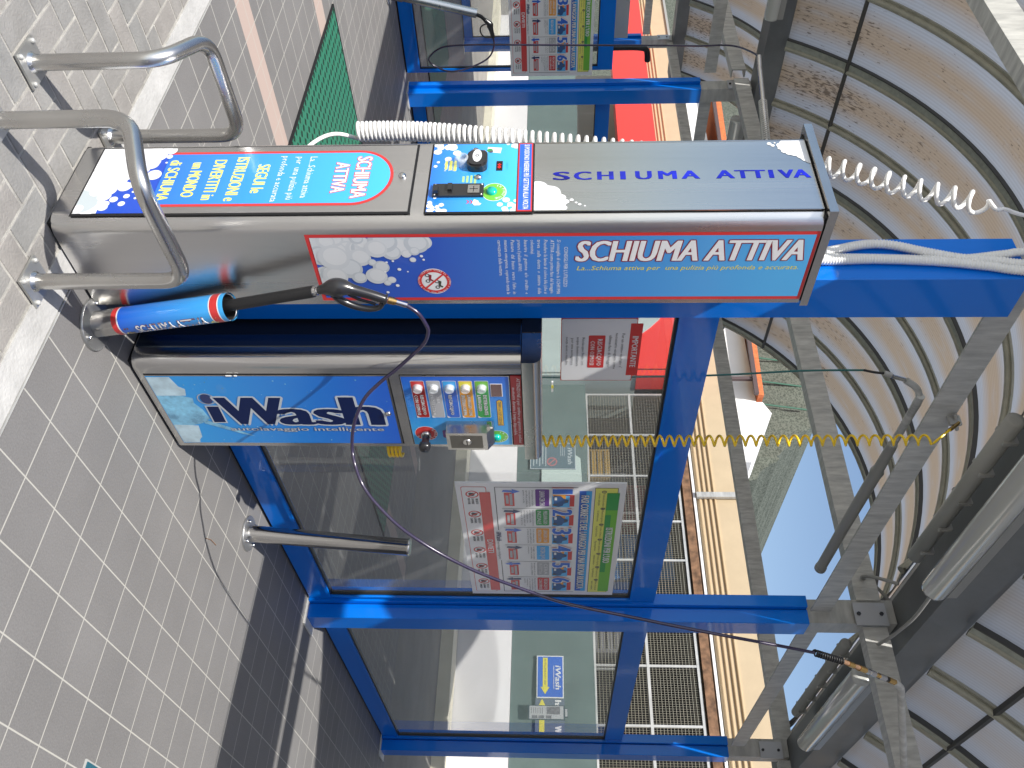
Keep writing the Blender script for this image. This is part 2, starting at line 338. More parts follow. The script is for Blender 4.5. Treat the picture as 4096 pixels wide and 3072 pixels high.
# ================================================================== THE SETTING
def tilemat():
    mt = mat('floor_tile', (.178, .173, .169), .62, bump=.12, bscale=220); n = mt.node_tree.nodes; l = mt.node_tree.links; p = n['Principled BSDF']
    g = n.new('ShaderNodeNewGeometry'); s = n.new('ShaderNodeSeparateXYZ'); l.new(g.outputs['Position'], s.inputs[0])
    def M(op, a, b=None, c=None):
        q = n.new('ShaderNodeMath'); q.operation = op
        for i, v in enumerate((a, b, c)):
            if v is None: continue
            if isinstance(v, (int, float)): q.inputs[i].default_value = v
            else: l.new(v, q.inputs[i])
        return q.outputs[0]
    def line(o, org, pitch):   # distance to the nearest joint, metres
        q = M('DIVIDE', M('SUBTRACT', o, org), pitch); fr = M('FRACT', q)
        return M('MULTIPLY', M('MINIMUM', fr, M('SUBTRACT', 1, fr)), pitch), M('FLOOR', q)
    dx, ix = line(s.outputs[0], 2.2105, .1815); dy, iy = line(s.outputs[1], 1.058, .1955)
    j = n.new('ShaderNodeMapRange'); j.inputs[1].default_value = .0018; j.inputs[2].default_value = .0030; j.inputs[3].default_value = 1; j.inputs[4].default_value = 0
    l.new(M('MINIMUM', dx, dy), j.inputs[0])
    cmb = n.new('ShaderNodeCombineXYZ'); l.new(ix, cmb.inputs[0]); l.new(iy, cmb.inputs[1])
    wn = n.new('ShaderNodeTexWhiteNoise'); wn.noise_dimensions = '2D'; l.new(cmb.outputs[0], wn.inputs[0])
    nz = n.new('ShaderNodeTexNoise'); nz.inputs['Scale'].default_value = 1.6; nz.inputs['Detail'].default_value = 8; nz.inputs['Roughness'].default_value = .6; l.new(g.outputs['Position'], nz.inputs[0])
    n2 = n.new('ShaderNodeTexNoise'); n2.inputs['Scale'].default_value = 170; n2.inputs['Detail'].default_value = 4; l.new(g.outputs['Position'], n2.inputs[0])
    v = M('ADD', M('ADD', M('MULTIPLY', M('SUBTRACT', nz.outputs[0], .5), .45), M('MULTIPLY', M('SUBTRACT', wn.outputs[0], .5), .07)), M('ADD', M('MULTIPLY', M('SUBTRACT', n2.outputs[0], .5), .55), 1))
    mx = n.new('ShaderNodeMix'); mx.data_type = 'RGBA'; mx.blend_type = 'MULTIPLY'; mx.inputs[0].default_value = 1; mx.inputs[6].default_value = (.178, .173, .169, 1); l.new(v, mx.inputs[7])
    # pink lane stripes laid in the tiles
    def stripe(yc, hw, x0, x1, sl):
        yy = M('SUBTRACT', s.outputs[1], M('ADD', M('MULTIPLY', M('SUBTRACT', s.outputs[0], 2.4), sl), yc))
        return M('MULTIPLY', M('LESS_THAN', M('ABSOLUTE', yy), hw), M('MULTIPLY', M('GREATER_THAN', s.outputs[0], x0), M('LESS_THAN', s.outputs[0], x1)))
    sp = M('MAXIMUM', stripe(3.97, .095, 1.9, 8.1, -.02), stripe(5.30, .095, 1.9, 8.1, -.03))
    m1 = n.new('ShaderNodeMix'); m1.data_type = 'RGBA'; l.new(sp, m1.inputs[0]); l.new(mx.outputs[2], m1.inputs[6]); m1.inputs[7].default_value = (.42, .33, .29, 1)
    m2 = n.new('ShaderNodeMix'); m2.data_type = 'RGBA'; l.new(j.outputs[0], m2.inputs[0]); l.new(m1.outputs[2], m2.inputs[6]); m2.inputs[7].default_value = (.42, .41, .37, 1)
    l.new(m2.outputs[2], p.inputs['Base Color']); return mt
def pavermat():
    mt = mat('paver', (.26, .245, .22), .85, bump=.35, bscale=120); n = mt.node_tree.nodes; l = mt.node_tree.links; p = n['Principled BSDF']
    g = n.new('ShaderNodeNewGeometry'); nz = n.new('ShaderNodeTexNoise'); nz.inputs['Scale'].default_value = 7; nz.inputs['Detail'].default_value = 8; nz.inputs['Roughness'].default_value = .7; l.new(g.outputs['Position'], nz.inputs[0])
    cr = n.new('ShaderNodeValToRGB'); e = cr.color_ramp.elements; e[0].position = .25; e[0].color = (.19, .186, .178, 1); e[1].position = .75; e[1].color = (.30, .293, .28, 1); l.new(nz.outputs[0], cr.inputs[0])
    r = n.new('ShaderNodeValToRGB'); e = r.color_ramp.elements; e[0].color = (.93, .94, .94, 1); e[1].color = (1.07, 1.03, 1.0, 1); l.new(g.outputs['Random Per Island'], r.inputs[0])
    mx = n.new('ShaderNodeMix'); mx.data_type = 'RGBA'; mx.blend_type = 'MULTIPLY'; mx.inputs[0].default_value = 1; l.new(cr.outputs[0], mx.inputs[6]); l.new(r.outputs[0], mx.inputs[7]); l.new(mx.outputs[2], p.inputs['Base Color']); return mt
PAVER = pavermat(); TILE = tilemat()
SAND = mat('joint_sand', (.40, .385, .35), .95, var=.3, vscale=18, bump=.6, bscale=300)
CONC = mat('concrete_edging', (.45, .445, .43), .8, var=.16, vscale=6, bump=.3, bscale=80)
YARD = mat('yard_asphalt', (.27, .255, .225), .9, var=.15, vscale=1.5, bump=.3, bscale=90)
def struct(name, mb, **k): return tag(obj(name, mb, **k), kind='structure')
struct('ground', MB().box(-120, 160, -120, 160, -.4, -.03, mat('far_ground', (.20, .19, .17), .95, var=.2, vscale=.4)))
struct('yard', MB().box(8.15, 60, -40, 70, -.029, -.002, YARD))
struct('joint_sand_bed', MB().box(-30, 1.745, -30, 30, -.029, -.002, SAND))
mb = MB(); u_ = .0975
for i in range(-30, 18):
    for j in range(-45, 90):
        k = (i-j) % 4
        if k not in (0, 3): continue
        x0, y0 = 1.249-.0975*3+i*u_, 2.241-.0975*4+j*u_; x1, y1 = (x0+2*u_, y0+u_) if k == 0 else (x0+u_, y0+2*u_)
        if x0 > 1.70 or x0 < -1.6: continue
        x1 = min(x1, 1.742); g_ = .0022+random.random()*.0012; h = random.uniform(-.0006, .0006)+.0005; c = .003
        a = [(x0+g_, y0+g_), (x1-g_, y0+g_), (x1-g_, y1-g_), (x0+g_, y1-g_)]
        # slightly waisted long sides, as worn interlocking blocks have
        b = [(x0+g_+c, y0+g_+c), (x1-g_-c, y0+g_+c), (x1-g_-c, y1-g_-c), (x0+g_+c, y1-g_-c)]
        vs = [(p[0]+random.uniform(-.001, .001), p[1]+random.uniform(-.001, .001), -.006) for p in a]+[(p[0], p[1], h) for p in b]
        mb.add(vs, [(4, 5, 6, 7), (0, 1, 5, 4), (1, 2, 6, 5), (2, 3, 7, 6), (3, 0, 4, 7)], PAVER)
struct('paved_forecourt', mb)
struct('concrete_edging', MB().box(1.745, 1.848, -12, 24, -.029, .004, CONC).box(1.856, 1.862, -12, 24, -.029, .003, GALV).box(1.848, 1.856, -12, 24, -.029, -.006, DARK).box(1.862, 1.868, -12, 24, -.029, -.006, DARK))
struct('tiled_floor', MB().box(1.868, 8.148, -12, 24, -.029, 0, TILE))
# far side of the yard : kerb, low white wall, green screen, mesh
struct('far_kerb', MB().box(11.35, 11.86, -6, 22, -.002, .17, mat('kerb_cream', (.66, .62, .50), .85, var=.12, vscale=3)))
wl = tag(obj('low_wall', MB().box(11.88, 12.1, -6, 22, .0, .95, mat('pale_render', (.66, .65, .66), .85, var=.05, vscale=2)), origin=(11.9, 5, 0)), 'long low pale grey rendered wall across the yard behind the glass', 'wall')
SCREEN = mat('green_screen_cloth', (.11, .155, .148), .8, var=.16, vscale=1.3, bump=.15, bscale=30)
mb = MB()
for k in range(120):   # slack cloth with shallow folds
    y0, y1 = -6+k*.22, -6+(k+1)*.22; a = 11.90+.008*math.sin(k*1.7); b = 11.90+.008*math.sin((k+1)*1.7)
    mb.add([(a, y0, .955), (b, y1, .955), (b, y1, 2.12+.01*math.sin((k+1)*.6)), (a, y0, 2.12+.01*math.sin(k*.6))], [(0, 1, 2, 3)], SCREEN, True)
scr = thing('windbreak_screen', (11.9, 5, .95), 'dark green opaque windbreak cloth stretched above the low wall', 'screen')
obj('cloth', mb, scr)
obj('backing_board', MB().box(11.92, 11.94, -6, 20.4, .955, 2.10, mat('screen_back', (.05, .07, .07), .9)), scr)
tag(obj('cloth_patch', MB().prism([(6.92, 1.36), (7.82, 1.36), (7.82, 1.93), (7.76, 2.0), (6.97, 2.03), (6.92, 1.97)], 11.872, 11.882, mat('pale_green_sheet', (.46, .56, .53), .7), ax='x'), origin=(11.88, 7.4, 1.36)), 'pale grey green rounded sheet fixed on the dark green screen', 'sheet')
# mesh fence above
mf = thing('mesh_fence', (11.95, 5, 2.1), 'galvanised fence of fine wire mesh in a pale frame above the green screen', 'fence')
FRM = mat('fence_frame', (.55, .56, .55), .5, .3, var=.1, vscale=6); WIRE = mat('fence_wire', (.34, .33, .27), .5, .4)
mb = MB(); mb.box(11.93, 11.96, -2.5, 9.16, 2.86, 2.90, FRM).box(11.93, 11.96, -2.5, 9.16, 2.12, 2.15, FRM).box(11.93, 11.96, -2.5, 9.16, 3.56, 3.60, FRM)
for y in (-2.4, -1.6, -.75, .1, .95, 1.8, 2.66, 3.51, 4.33, 5.15, 5.96, 6.63, 7.47, 8.28, 9.14): mb.box(11.932, 11.962, y-.016, y+.016, 2.15, 3.56, FRM)
obj('frame', mb, mf); mb = MB()
z = 2.19
while z < 3.55: mb.box(11.941, 11.946, -2.5, 9.12, z-.0035, z+.0035, WIRE); z += .047
y = -2.4
while y < 9.1: mb.box(11.947, 11.951, y-.002, y+.002, 2.15, 3.56, WIRE); y += .032
obj('wire_mesh', mb, mf)
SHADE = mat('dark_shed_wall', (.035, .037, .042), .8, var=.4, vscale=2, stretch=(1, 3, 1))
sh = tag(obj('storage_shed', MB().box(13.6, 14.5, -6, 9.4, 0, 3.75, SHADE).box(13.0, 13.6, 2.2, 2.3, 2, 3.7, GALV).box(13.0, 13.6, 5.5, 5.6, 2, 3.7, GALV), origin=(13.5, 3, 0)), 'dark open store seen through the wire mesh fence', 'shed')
for nm, y0, y1, z0, z1, cc, lb in (('crate', 7.9, 8.5, 1.9, 2.55, (.5, .33, .08), 'ochre yellow crate stacked behind the mesh, left end of the row'), ('crate', 6.95, 7.75, 2.0, 3.2, (.25, .05, .05), 'dull red tall crate behind the mesh fence'), ('crate', 6.0, 6.8, 1.9, 3.5, (.03, .16, .42), 'blue crate stack behind the mesh fence'), ('crate', 4.8, 5.8, 1.9, 2.6, (.30, .31, .34), 'pale grey crate behind the mesh beside the blue ones')):
    cb = MB().box(12.7, 13.3, y0, y1, z0, z1, mat('crate_%d' % int(y0*10), cc, .5))
    for k in range(1, 6): cb.box(12.69, 12.70, y0+.02, y1-.02, z0+(z1-z0)*k/6-.012, z0+(z1-z0)*k/6+.012, SHADE)
    for q in (y0+.01, y1-.05): cb.box(12.685, 12.70, q, q+.04, z0, z1, mat('crate_%d' % int(y0*10), cc, .5))
    tag(obj(nm, cb, origin=(13, (y0+y1)/2, z0)), lb, 'crate', 'coloured crates behind the mesh fence')
# beige canopy building
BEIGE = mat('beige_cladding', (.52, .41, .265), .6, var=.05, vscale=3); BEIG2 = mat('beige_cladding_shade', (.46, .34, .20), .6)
bb = thing('service_building', (12, 8, 0), 'beige clad fascia building running across behind the wash bays', 'building')
obj('fascia', MB().box(12.0, 16.0, -8, 24, 3.86, 4.56, BEIGE), bb)
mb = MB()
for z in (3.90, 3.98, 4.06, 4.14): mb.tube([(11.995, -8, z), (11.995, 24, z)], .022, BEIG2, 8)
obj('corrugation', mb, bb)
obj('gutter', MB().box(11.93, 11.999, -8, 24, 3.79, 3.83, WHITE), bb)
obj('rusty_beam', MB().box(11.90, 11.99, -8, 8.9, 3.63, 3.76, RUST), bb)
obj('top_trim', MB().box(11.96, 12.3, -8, 24, 4.561, 4.62, LUMB), bb)
obj('downpipe', MB().box(11.88, 11.94, 7.05, 7.14, 3.84, 4.7, GALV), bb)
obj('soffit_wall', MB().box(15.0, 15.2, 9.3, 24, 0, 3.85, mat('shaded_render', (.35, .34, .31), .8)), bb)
# red and grey service kiosk behind the notice
RED = mat('red_enamel', (.80, .045, .035), .35, coat=.3); TEAL = mat('pale_grey_green_panel', (.42, .50, .49), .5, var=.05, vscale=2)
kk = thing('service_kiosk', (11.7, 12, 0), 'red topped service kiosk with pale grey green front behind the white notice', 'kiosk')
obj('body', MB().box(11.62, 12.9, 9.33, 15.2, 0.0, 3.0, TEAL), kk)
obj('fascia', MB().box(11.60, 12.0, 9.31, 22.5, 3.001, 3.84, RED), kk)
obj('side_flare', MB().prism([(9.31, 2.95), (10.2, 3.0), (9.31, 2.9)], 11.60, 11.615, RED, ax='x'), kk)
obj('front_panel', MB().prism([(9.36, 1.35), (15, 1.35), (15, 3.6), (10.95, 3.58), (10.62, 3.50), (10.40, 3.30), (10.24, 3.12), (9.36, 2.96)], 11.57, 11.598, TEAL, ax='x'), kk)
obj('seam', MB().box(11.59, 11.601, 9.43, 9.45, 2.96, 3.84, DARK), kk)
# white building with tiled roof and netted rock slope
wb = thing('white_building', (16, 14, 0), 'white rendered building with orange tiled roof edge behind the service building', 'building')
WR = mat('white_render', (.78, .78, .77), .8, var=.05, vscale=1)
obj('wall', MB().box(19.9, 24, 14.9, 30, 0, 7.45, WR), wb)
obj('wall_extension', MB().prism([(12.85, 0), (14.9, 0), (14.9, 7.60), (14.5, 7.8), (12.85, 7.0)], 19.8, 23, WR, ax='x'), wb)
TILO = mat('orange_roof_tiles', (.62, .17, .06), .8, var=.25, vscale=14)
rf = obj('roof', MB().prism([(15.0, 7.62), (31, 8.22), (31, 8.02), (15.0, 7.46)], 19.6, 24, TILO, ax='x'), wb)
obj('gutter', MB().obox((19.55, 15.0, 7.40), (19.55, 31, 7.92), .12, .12, mat('brown_gutter', (.10, .07, .07), .5)), wb)
obj('downpipe', MB().box(19.55, 19.65, 15.55, 15.65, 6.2, 7.40, mat('brown_gutter', (.10, .07, .07), .5)), wb)
def hillmat():
    mt = mat('rock_slope', (.3, .3, .28), .95, bump=1, bscale=3); n = mt.node_tree.nodes; l = mt.node_tree.links
    g = n.new('ShaderNodeNewGeometry'); v = n.new('ShaderNodeTexVoronoi'); v.inputs['Scale'].default_value = 15; l.new(g.outputs['Position'], v.inputs[0])
    nz = n.new('ShaderNodeTexNoise'); nz.inputs['Scale'].default_value = 9; nz.inputs['Detail'].default_value = 8; l.new(g.outputs['Position'], nz.inputs[0])
    a = n.new('ShaderNodeMath'); a.operation = 'MULTIPLY'; l.new(v.outputs['Distance'], a.inputs[0]); l.new(nz.outputs[0], a.inputs[1])
    cr = n.new('ShaderNodeValToRGB'); e = cr.color_ramp.elements; e[0].position = .05; e[0].color = (.035, .045, .035, 1); e[1].position = .34; e[1].color = (.12, .135, .11, 1); l.new(a.outputs[0], cr.inputs[0]); l.new(cr.outputs[0], n['Principled BSDF'].inputs['Base Color']); return mt
HILL = hillmat(); mb = MB(); rnd = random.Random(3)
prof = [(60, 16), (30, 14), (22, 12.5), (19.5, 11.9), (18.3, 11.7), (17, 11.3), (16, 10.8), (15.2, 10.45), (14.6, 10.2), (14, 9.6), (13.6, 9.2), (13.1, 8.75), (12.6, 8.2), (12.2, 7.8), (11.9, 7.4), (11.4, 6.9), (11.0, 6.0), (10.4, 4.5), (9, 2), (5, 0)]
pf = []
for (a, b), (c, d) in zip(prof, prof[1:]):
    for k in range(6): t = k/6; pf.append((a+(c-a)*t, b+(d-b)*t+rnd.uniform(-.09, .09)))
vs = []; nr = 14
for (yy, hh) in pf:
    for k in range(nr): t = k/(nr-1); vs.append((24+t*2+rnd.uniform(-.12, .12), yy*1.3+rnd.uniform(-.05, .05), (hh*1.3-.45-1.3)*t+(rnd.uniform(-.12, .12) if 0 < k < nr-1 else 0)))
fs = [(i*nr+k, i*nr+k+1, (i+1)*nr+k+1, (i+1)*nr+k) for i in range(len(pf)-1) for k in range(nr-1)]
mb.add(vs, fs, HILL, True)
back = [(38, yy*1.3, hh*1.3-1.75) for yy, hh in pf]; b0 = [vs[i*nr+nr-1] for i in range(len(pf))]
mb.add(b0+back, [(i, i+1, len(pf)+i+1, len(pf)+i) for i in range(len(pf)-1)], HILL)
tag(obj('rock_slope', mb, origin=(26, 15, 0)), kind='structure')
net = MB(); NETM = mat('green_net_rope', (.04, .12, .08), .7)
for zz, y1 in ((8.35, 15.6), (9.7, 17.5)): pass
nt_ = thing('slope_netting', (24.4, 15, 8), 'green rope safety net draped over the rock slope beside the white building', 'net')
for yy in (19.2, 18.3, 17.35, 16.5, 15.6, 14.75): net.tube([(24.35, yy*1.27, 5), (25.2, yy*1.28, 9.2), (25.75, yy*1.29, 11.0)], .035, NETM, 5)
obj('rope', net, nt_)
# ================================================================== WASH BAY WALLS
def frame_bay(yw, x0, x1, label, grp):
    t = thing('glass_wall_bay', (x0, yw, 0), label, 'glass wall', grp)
    mb = MB(); y0, y1 = yw, yw+.06
    mb.box(x0, x1, y0, y1, .018, .150, BLUE, 0).box(x0, x1, y0+.001, y1-.001, 1.985, 2.13, BLUE)
    mb.box(x0, x0+.05, y0+.0005, y1-.0005, .1501, 1.9849, BLUE).box(x1-.035, x1, y0+.0005, y1-.0005, .1501, 1.9849, BLUE)
    obj('frame', mb, t)
    mb = MB(); a, b, c, d = x0+.05, x1-.035, .150, 1.985        # bright inner bead, set proud
    mb.box(a, b, y0-.010, y0+.01, c-.012, c+.006, BLUE).box(a, b, y0-.010, y0+.01, d-.006, d+.012, BLUE)
    mb.box(a-.012, a+.006, y0-.010, y0+.01, c+.006, d-.006, BLUE).box(b-.006, b+.012, y0-.010, y0+.01, c+.006, d-.006, BLUE)
    obj('glazing_bead', mb, t); mb = MB()
    mb.box(a+.006, b-.006, y0+.004, y0+.03, c+.006, c+.016, BLACK).box(a+.006, b-.006, y0+.004, y0+.03, d-.016, d-.006, BLACK)
    mb.box(a+.006, a+.016, y0+.004, y0+.03, c+.016, d-.016, BLACK).box(b-.016, b-.006, y0+.004, y0+.03, c+.016, d-.016, BLACK)
    obj('gasket', mb, t)
    obj('glass_pane', MB().box(a+.01, b-.01, y0+.018, y0+.019, c+.01, d-.01, GLASS), t)
    obj('sill_packing', MB().box(x0, x1, y0+.015, y1, 0, .0175, DARK), t)
    return t
def post(x, yw, label, grp, wide=.165, dp=.09, top=3.05):
    t = thing('blue_post', (x, yw, 0), label, 'post', grp); yf = yw-.11
    if dp > .15:
        obj('cladding', MB().box(x, x+wide, yf, yf+dp, .012, top, BLUE, .003), t)
        obj('stub_column', MB().box(x+.03, x+wide-.03, yf+.03, yf+dp-.03, top, 3.57, GALV), t)
    else:
        obj('cladding', MB().box(x, x+wide, yf, yf+dp, .012, top, BLUE, .003), t)
        obj('flange', MB().box(x-.035, x+wide+.01, yf+dp+.004, yw+.055, .012, top-.003, BLUE, .002).box(x+.01, x+wide-.01, yf+dp, yf+dp+.004, .012, top-.01, DARK), t)
        obj('stub_column', MB().box(x+.01, x+wide-.01, yf+.01, yf+.16, top, 3.57, GALV), t)
        pl = obj('joint_plate', MB().box(x-.02, x-.008, yf-.01, yf+.13, 3.32, 3.51, mat('bright_plate', (.52, .53, .55), .45, .6)), t)
        for zz in (3.345, 3.478): obj('bolt', MB().lathe((x-.02, yf+.06, zz), (-1, 0, 0), [(0, .013), (.008, .013), (.010, .010)], BLACKP, 6), pl)
        obj('base_plate', MB().box(x-.03, x+wide+.02, yf-.05, yw+.07, .001, .011, mat('pale_plate', (.62, .61, .57), .6, .2)), t)
    return t
def gutter(yw, label):
    t = thing('valley_gutter', (1.7, yw, 3.57), label, 'gutter', 'valley gutters under the arched roofs')
    obj('channel', MB().prism([(yw-.30, 3.81), (yw-.235, 3.575), (yw+.05, 3.575), (yw+.33, 3.81), (yw+.30, 3.83), (yw-.28, 3.83)], 1.7, 8.55, GUTTER, ax='x'), t)
    return t
def tie(x, label):
    t = thing('tie_beam', (x, 5, 3.42), label, 'beam', 'galvanised tie beams across the bays')
    for y0, y1 in ((-3.6, 2.05), (2.205, 7.84), (8.0, 13.6)):
        obj('channel', MB().box(x, x+.012, y0, y1, 3.36, 3.505, GALVY).box(x+.012, x+.09, y0, y1, 3.36, 3.372, GALVY).box(x+.012, x+.09, y0, y1, 3.493, 3.505, GALVY), t)
    return t
def rail(yw, x0, x1, label):
    t = thing('eaves_rail', (x0, yw, 3.1), label, 'beam', 'galvanised rails joining the post heads')
    obj('angle', MB().box(x0, x1, yw-.035, yw-.027, 3.065, 3.185, GALVX).box(x0, x1, yw-.027, yw+.03, 3.177, 3.185, GALVX).box(x0, x1, yw+.0301, yw+.036, 3.11, 3.1845, GALVX), t)
    return t
G1 = 'blue framed glass bays dividing the wash lanes'; G2 = 'blue posts carrying the arched roofs'
bay = frame_bay(2.17, 2.247, 4.90, 'near blue framed glass bay with the large instruction poster', G1)
for loc, lb in (((5.117, 2.17, 0), 'blue framed glass bay at the far right, yard signs visible through it'), ((2.247, 7.95, 0), 'blue framed glass bay at far left behind the second lance'), ((5.117, 7.95, 0), 'blue framed glass bay showing between the far left post and steel column'), ((2.247, 13.73, 0), 'third row glass bay in the background, front half'), ((5.117, 13.73, 0), 'third row glass bay in the background, rear half')):
    c = copy_tree(bay); c.location = loc; c['label'] = lb; c.scale.x = 1.031 if loc[0] > 5 else 1
p0 = post(2.055, 2.17, 'tall wide blue post directly behind the steel foam column', G2, wide=.19, dp=.197, top=3.09)
p1 = post(4.94, 2.17, 'blue post between the two near glass bays, right of the poster', G2)
pts = [((7.85, 2.17, 0), 'blue post at the right end of the near glass wall'), ((4.94+.13, 7.95, 0), 'blue post at left beside the far poster'), ((7.85, 7.95, 0), 'blue post behind at the rear of the far left glass wall'), ((4.94, 13.73, 0), 'middle blue post of the third glass wall in the background'), ((7.85, 13.73, 0), 'rear blue post of the third glass wall in the background')]
for loc, lb in pts: c = copy_tree(p1); c.location = loc; c['label'] = lb
gt = gutter(2.17, 'dark valley gutter above the near glass wall, lamps hung under it')
for y, lb in ((7.95, 'dark valley gutter above the far left glass wall'), (13.73, 'valley gutter above the third glass wall in the background'), (-3.61, 'valley gutter on the camera side of the near bay')):
    c = copy_tree(gt); c.location.y = y; c['label'] = lb
tb = tie(4.95, 'galvanised tie beam crossing at the middle posts')
for x, lb in ((2.10, 'galvanised tie beam nearest the entrance, at the top corner of the photo'), (7.88, 'galvanised tie beam at the rear end of the canopy')):
    c = copy_tree(tb); c.location.x = x; c['label'] = lb; c.location.z += .17 if x < 3 else .12
rl = rail(2.17, 2.26, 4.93, 'galvanised rail between the tall post and the middle post above the poster')
for x, y, lb in ((5.12, 2.17, 'galvanised rail above the far right glass bay'), (2.26, 7.95, 'galvanised rail above the far left glass bay'), (5.22, 7.95, 'galvanised rail behind the far left post'), (2.26, 13.73, 'front rail above the third glass wall'), (5.12, 13.73, 'rear rail above the third glass wall')):
    c = copy_tree(rl); c.location.x = x; c.location.y = y; c['label'] = lb
# ------------------------------------------------------------------ arched roofs
CZ, RR = 1.96, 3.15; A0 = math.asin((3.79-CZ)/RR)
def arcpts(cy, r, n=40, a0=A0-.012, a1=None):
    a1 = math.pi-a0 if a1 is None else a1
    return [(cy+r*math.cos(a0+(a1-a0)*i/n), CZ+r*math.sin(a0+(a1-a0)*i/n)) for i in range(n+1)]
def arcbox(mb, cy, x0, x1, r0, r1, m):
    a = arcpts(cy, r0); b = arcpts(cy, r1); n = len(a)
    vs = [(x, *p) for x in (x0, x1) for q in (a, b) for p in q]
    fs = []
    for i in range(n-1):
        fs += [(i, i+1, 2*n+i+1, 2*n+i), (n+i, 3*n+i, 3*n+i+1, n+i+1), (i, n+i, n+i+1, i+1), (2*n+i, 2*n+i+1, 3*n+i+1, 3*n+i)]
    return mb.add(vs, fs, m, False)
def vault(cy, label, rm):
    t = thing('arched_roof', (1.5, cy, 3.8), label, 'roof', 'arched polycarbonate roofs over the wash bays')
    mb = MB(); uv = []; pts = arcpts(cy, RR, 48); xs = [1.80+i*.6 for i in range(12)]
    L = RR*(math.pi-2*A0)
    vs = []
    for i, p in enumerate(pts):
        for x in xs: vs.append((x, *p)); uv.append((x, L*i/48))
    k = len(xs); mb.add(vs, [(i*k+j, i*k+j+1, (i+1)*k+j+1, (i+1)*k+j) for i in range(48) for j in range(k-1)], rm, True)
    obj('sheet', mb, t, uv=uv)
    for x in (1.83, 3.14, 4.45, 5.76, 7.07, 8.36):
        mb = MB(); arcbox(mb, cy, x-.035, x+.03, RR-.034, RR-.012, RIBW); arcbox(mb, cy, x-.046, x-.0351, RR-.042, RR-.006, PURL)
        mb.tube([(x+.052, *p) for p in arcpts(cy, RR-.024)], .024, RIBM, 8); obj('rib', mb, t)
    for x in (2.49, 3.80, 5.10, 6.40, 7.70):
        mb = MB(); mb.tube([(x, *p) for p in arcpts(cy, RR-.026)], .028, RIBM, 8); arcbox(mb, cy, x-.05, x-.024, RR-.02, RR-.004, RIBM); obj('rib', mb, t)
    return t
va = vault(5.06, 'dirty translucent arched roof over the wash bay behind the glass wall', ROOF)
for cy, lb in ((-.72, 'dirty translucent arched roof over the near wash bay, lower right of photo'), (10.84, 'translucent arched roof over the third bay at far left')):
    vault(cy, lb, ROOFC if cy < 0 else ROOF)
def purlin(y0, z0, label):
    tag(obj('brace_rod', MB().box(1.85, 8.4, y0-.014, y0+.014, z0-.03, z0, PURL), origin=(1.6, y0, z0)), label, 'rod', 'dark rods running along under the arched roofs')
purlin(7.20, 4.24, 'dark thin rod under the roof on the far left side'); purlin(1.60, 4.06, 'dark thin rod under the near roof at lower right')
# unseen fascia above the frame, added to cast the shadow band on floor and post
fas = thing('shadow_fascia', (1.08, 5, 3.7), 'plain fascia board added unseen above the camera to cast the floor shadow band', 'fascia')
for y in (-3.61, 2.17, 7.95, 13.73): obj('bracket', MB().box(1.111, 1.72, y-.03, y+.03, 3.76, 3.82, GALVX), fas)
(obj('board', MB().box(1.05, 1.11, -6, 20, 3.71, 4.70, mat('fascia_board', (.6, .62, .65), .5)), fas))
# ------------------------------------------------------------------ luminaires
def lum(x0, x1, y, z, label, big):
    t = thing('tube_luminaire', (x0, y, z), label, 'lamp', 'tube luminaires under the gutters')
    if big:
        obj('cover', MB().lathe((x0, y, z), (1, 0, 0), [(0, .02), (0, .062), (.02, .066), (x1-x0-.02, .066), (x1-x0, .062), (x1-x0, .02)], LENS, 24), t)
        obj('body', MB().box(x0+.01, x1-.01, y-.05, y+.05, z+.045, z+.095, LUMB), t)
    else:
        obj('cover', MB().lathe((x0, y, z), (1, 0, 0), [(0, .02), (0, .040), (x1-x0, .040), (x1-x0, .02)], LUMB, 16), t)
        for k in range(5): xx = x0+.12+k*(x1-x0-.24)/4; obj('clip', MB().box(xx-.012, xx+.012, y-.046, y+.046, z-.02, z+.046, GALV), t)
    return t
lum(2.86, 4.20, 1.945, 3.49, 'wide clear tube lamp left of the middle post, nearer the camera', True)
lum(3.0, 4.26, 2.165, 3.47, 'slim grey tube lamp beside the wide clear one, left of the middle post', False)
lum(5.50, 7.02, 1.955, 3.49, 'wide clear tube lamp right of the middle post, half of it lit by sky', True)
lum(5.60, 7.05, 2.20, 3.47, 'slim notched tube lamp right of the middle post against the sky', False)
lum(2.75, 4.10, 7.45, 3.50, 'wide clear tube lamp under the far left gutter', True)
lum(2.85, 3.95, 7.75, 3.49, 'slim tube lamp under the far left gutter beside the wide one', False)
lum(5.4, 6.8, 7.80, 3.46, 'tube lamp behind the far left post', True)
# ================================================================== STEEL FOAM COLUMN
def bubs(seed, u0, v0, u1, v1, n, r0, r1, fall=None):
    rr = random.Random(seed); out = []
    for _ in range(n):
        u, v = rr.uniform(u0, u1), rr.uniform(v0, v1); r = rr.uniform(r0, r1)
        if fall and not fall(u, v): continue
        out.append((u, v, r))
    return out
XA, YB = 1.634, 1.888
fc = thing('foam_dispenser', (1.8, 2.08, 0), 'tall brushed steel foam column with blue side sticker and mirror lettering', 'dispenser')
def rprof(x0, x1, y0, y1, r, cs):
    """outline, corner order (x0,y0),(x1,y0),(x1,y1),(x0,y1); cs = which are rounded"""
    P = []
    for i, (cx, cy, a) in enumerate(((x0, y0, 180), (x1, y0, 270), (x1, y1, 0), (x0, y1, 90))):
        if cs[i]:
            ox = cx+(r if i in (0, 3) else -r); oy = cy+(r if i in (0, 1) else -r)
            for k in range(9): q = R(a+k*11.25); P.append((ox+r*math.cos(q), oy+r*math.sin(q)))
        else: P.append((cx, cy))
    return P
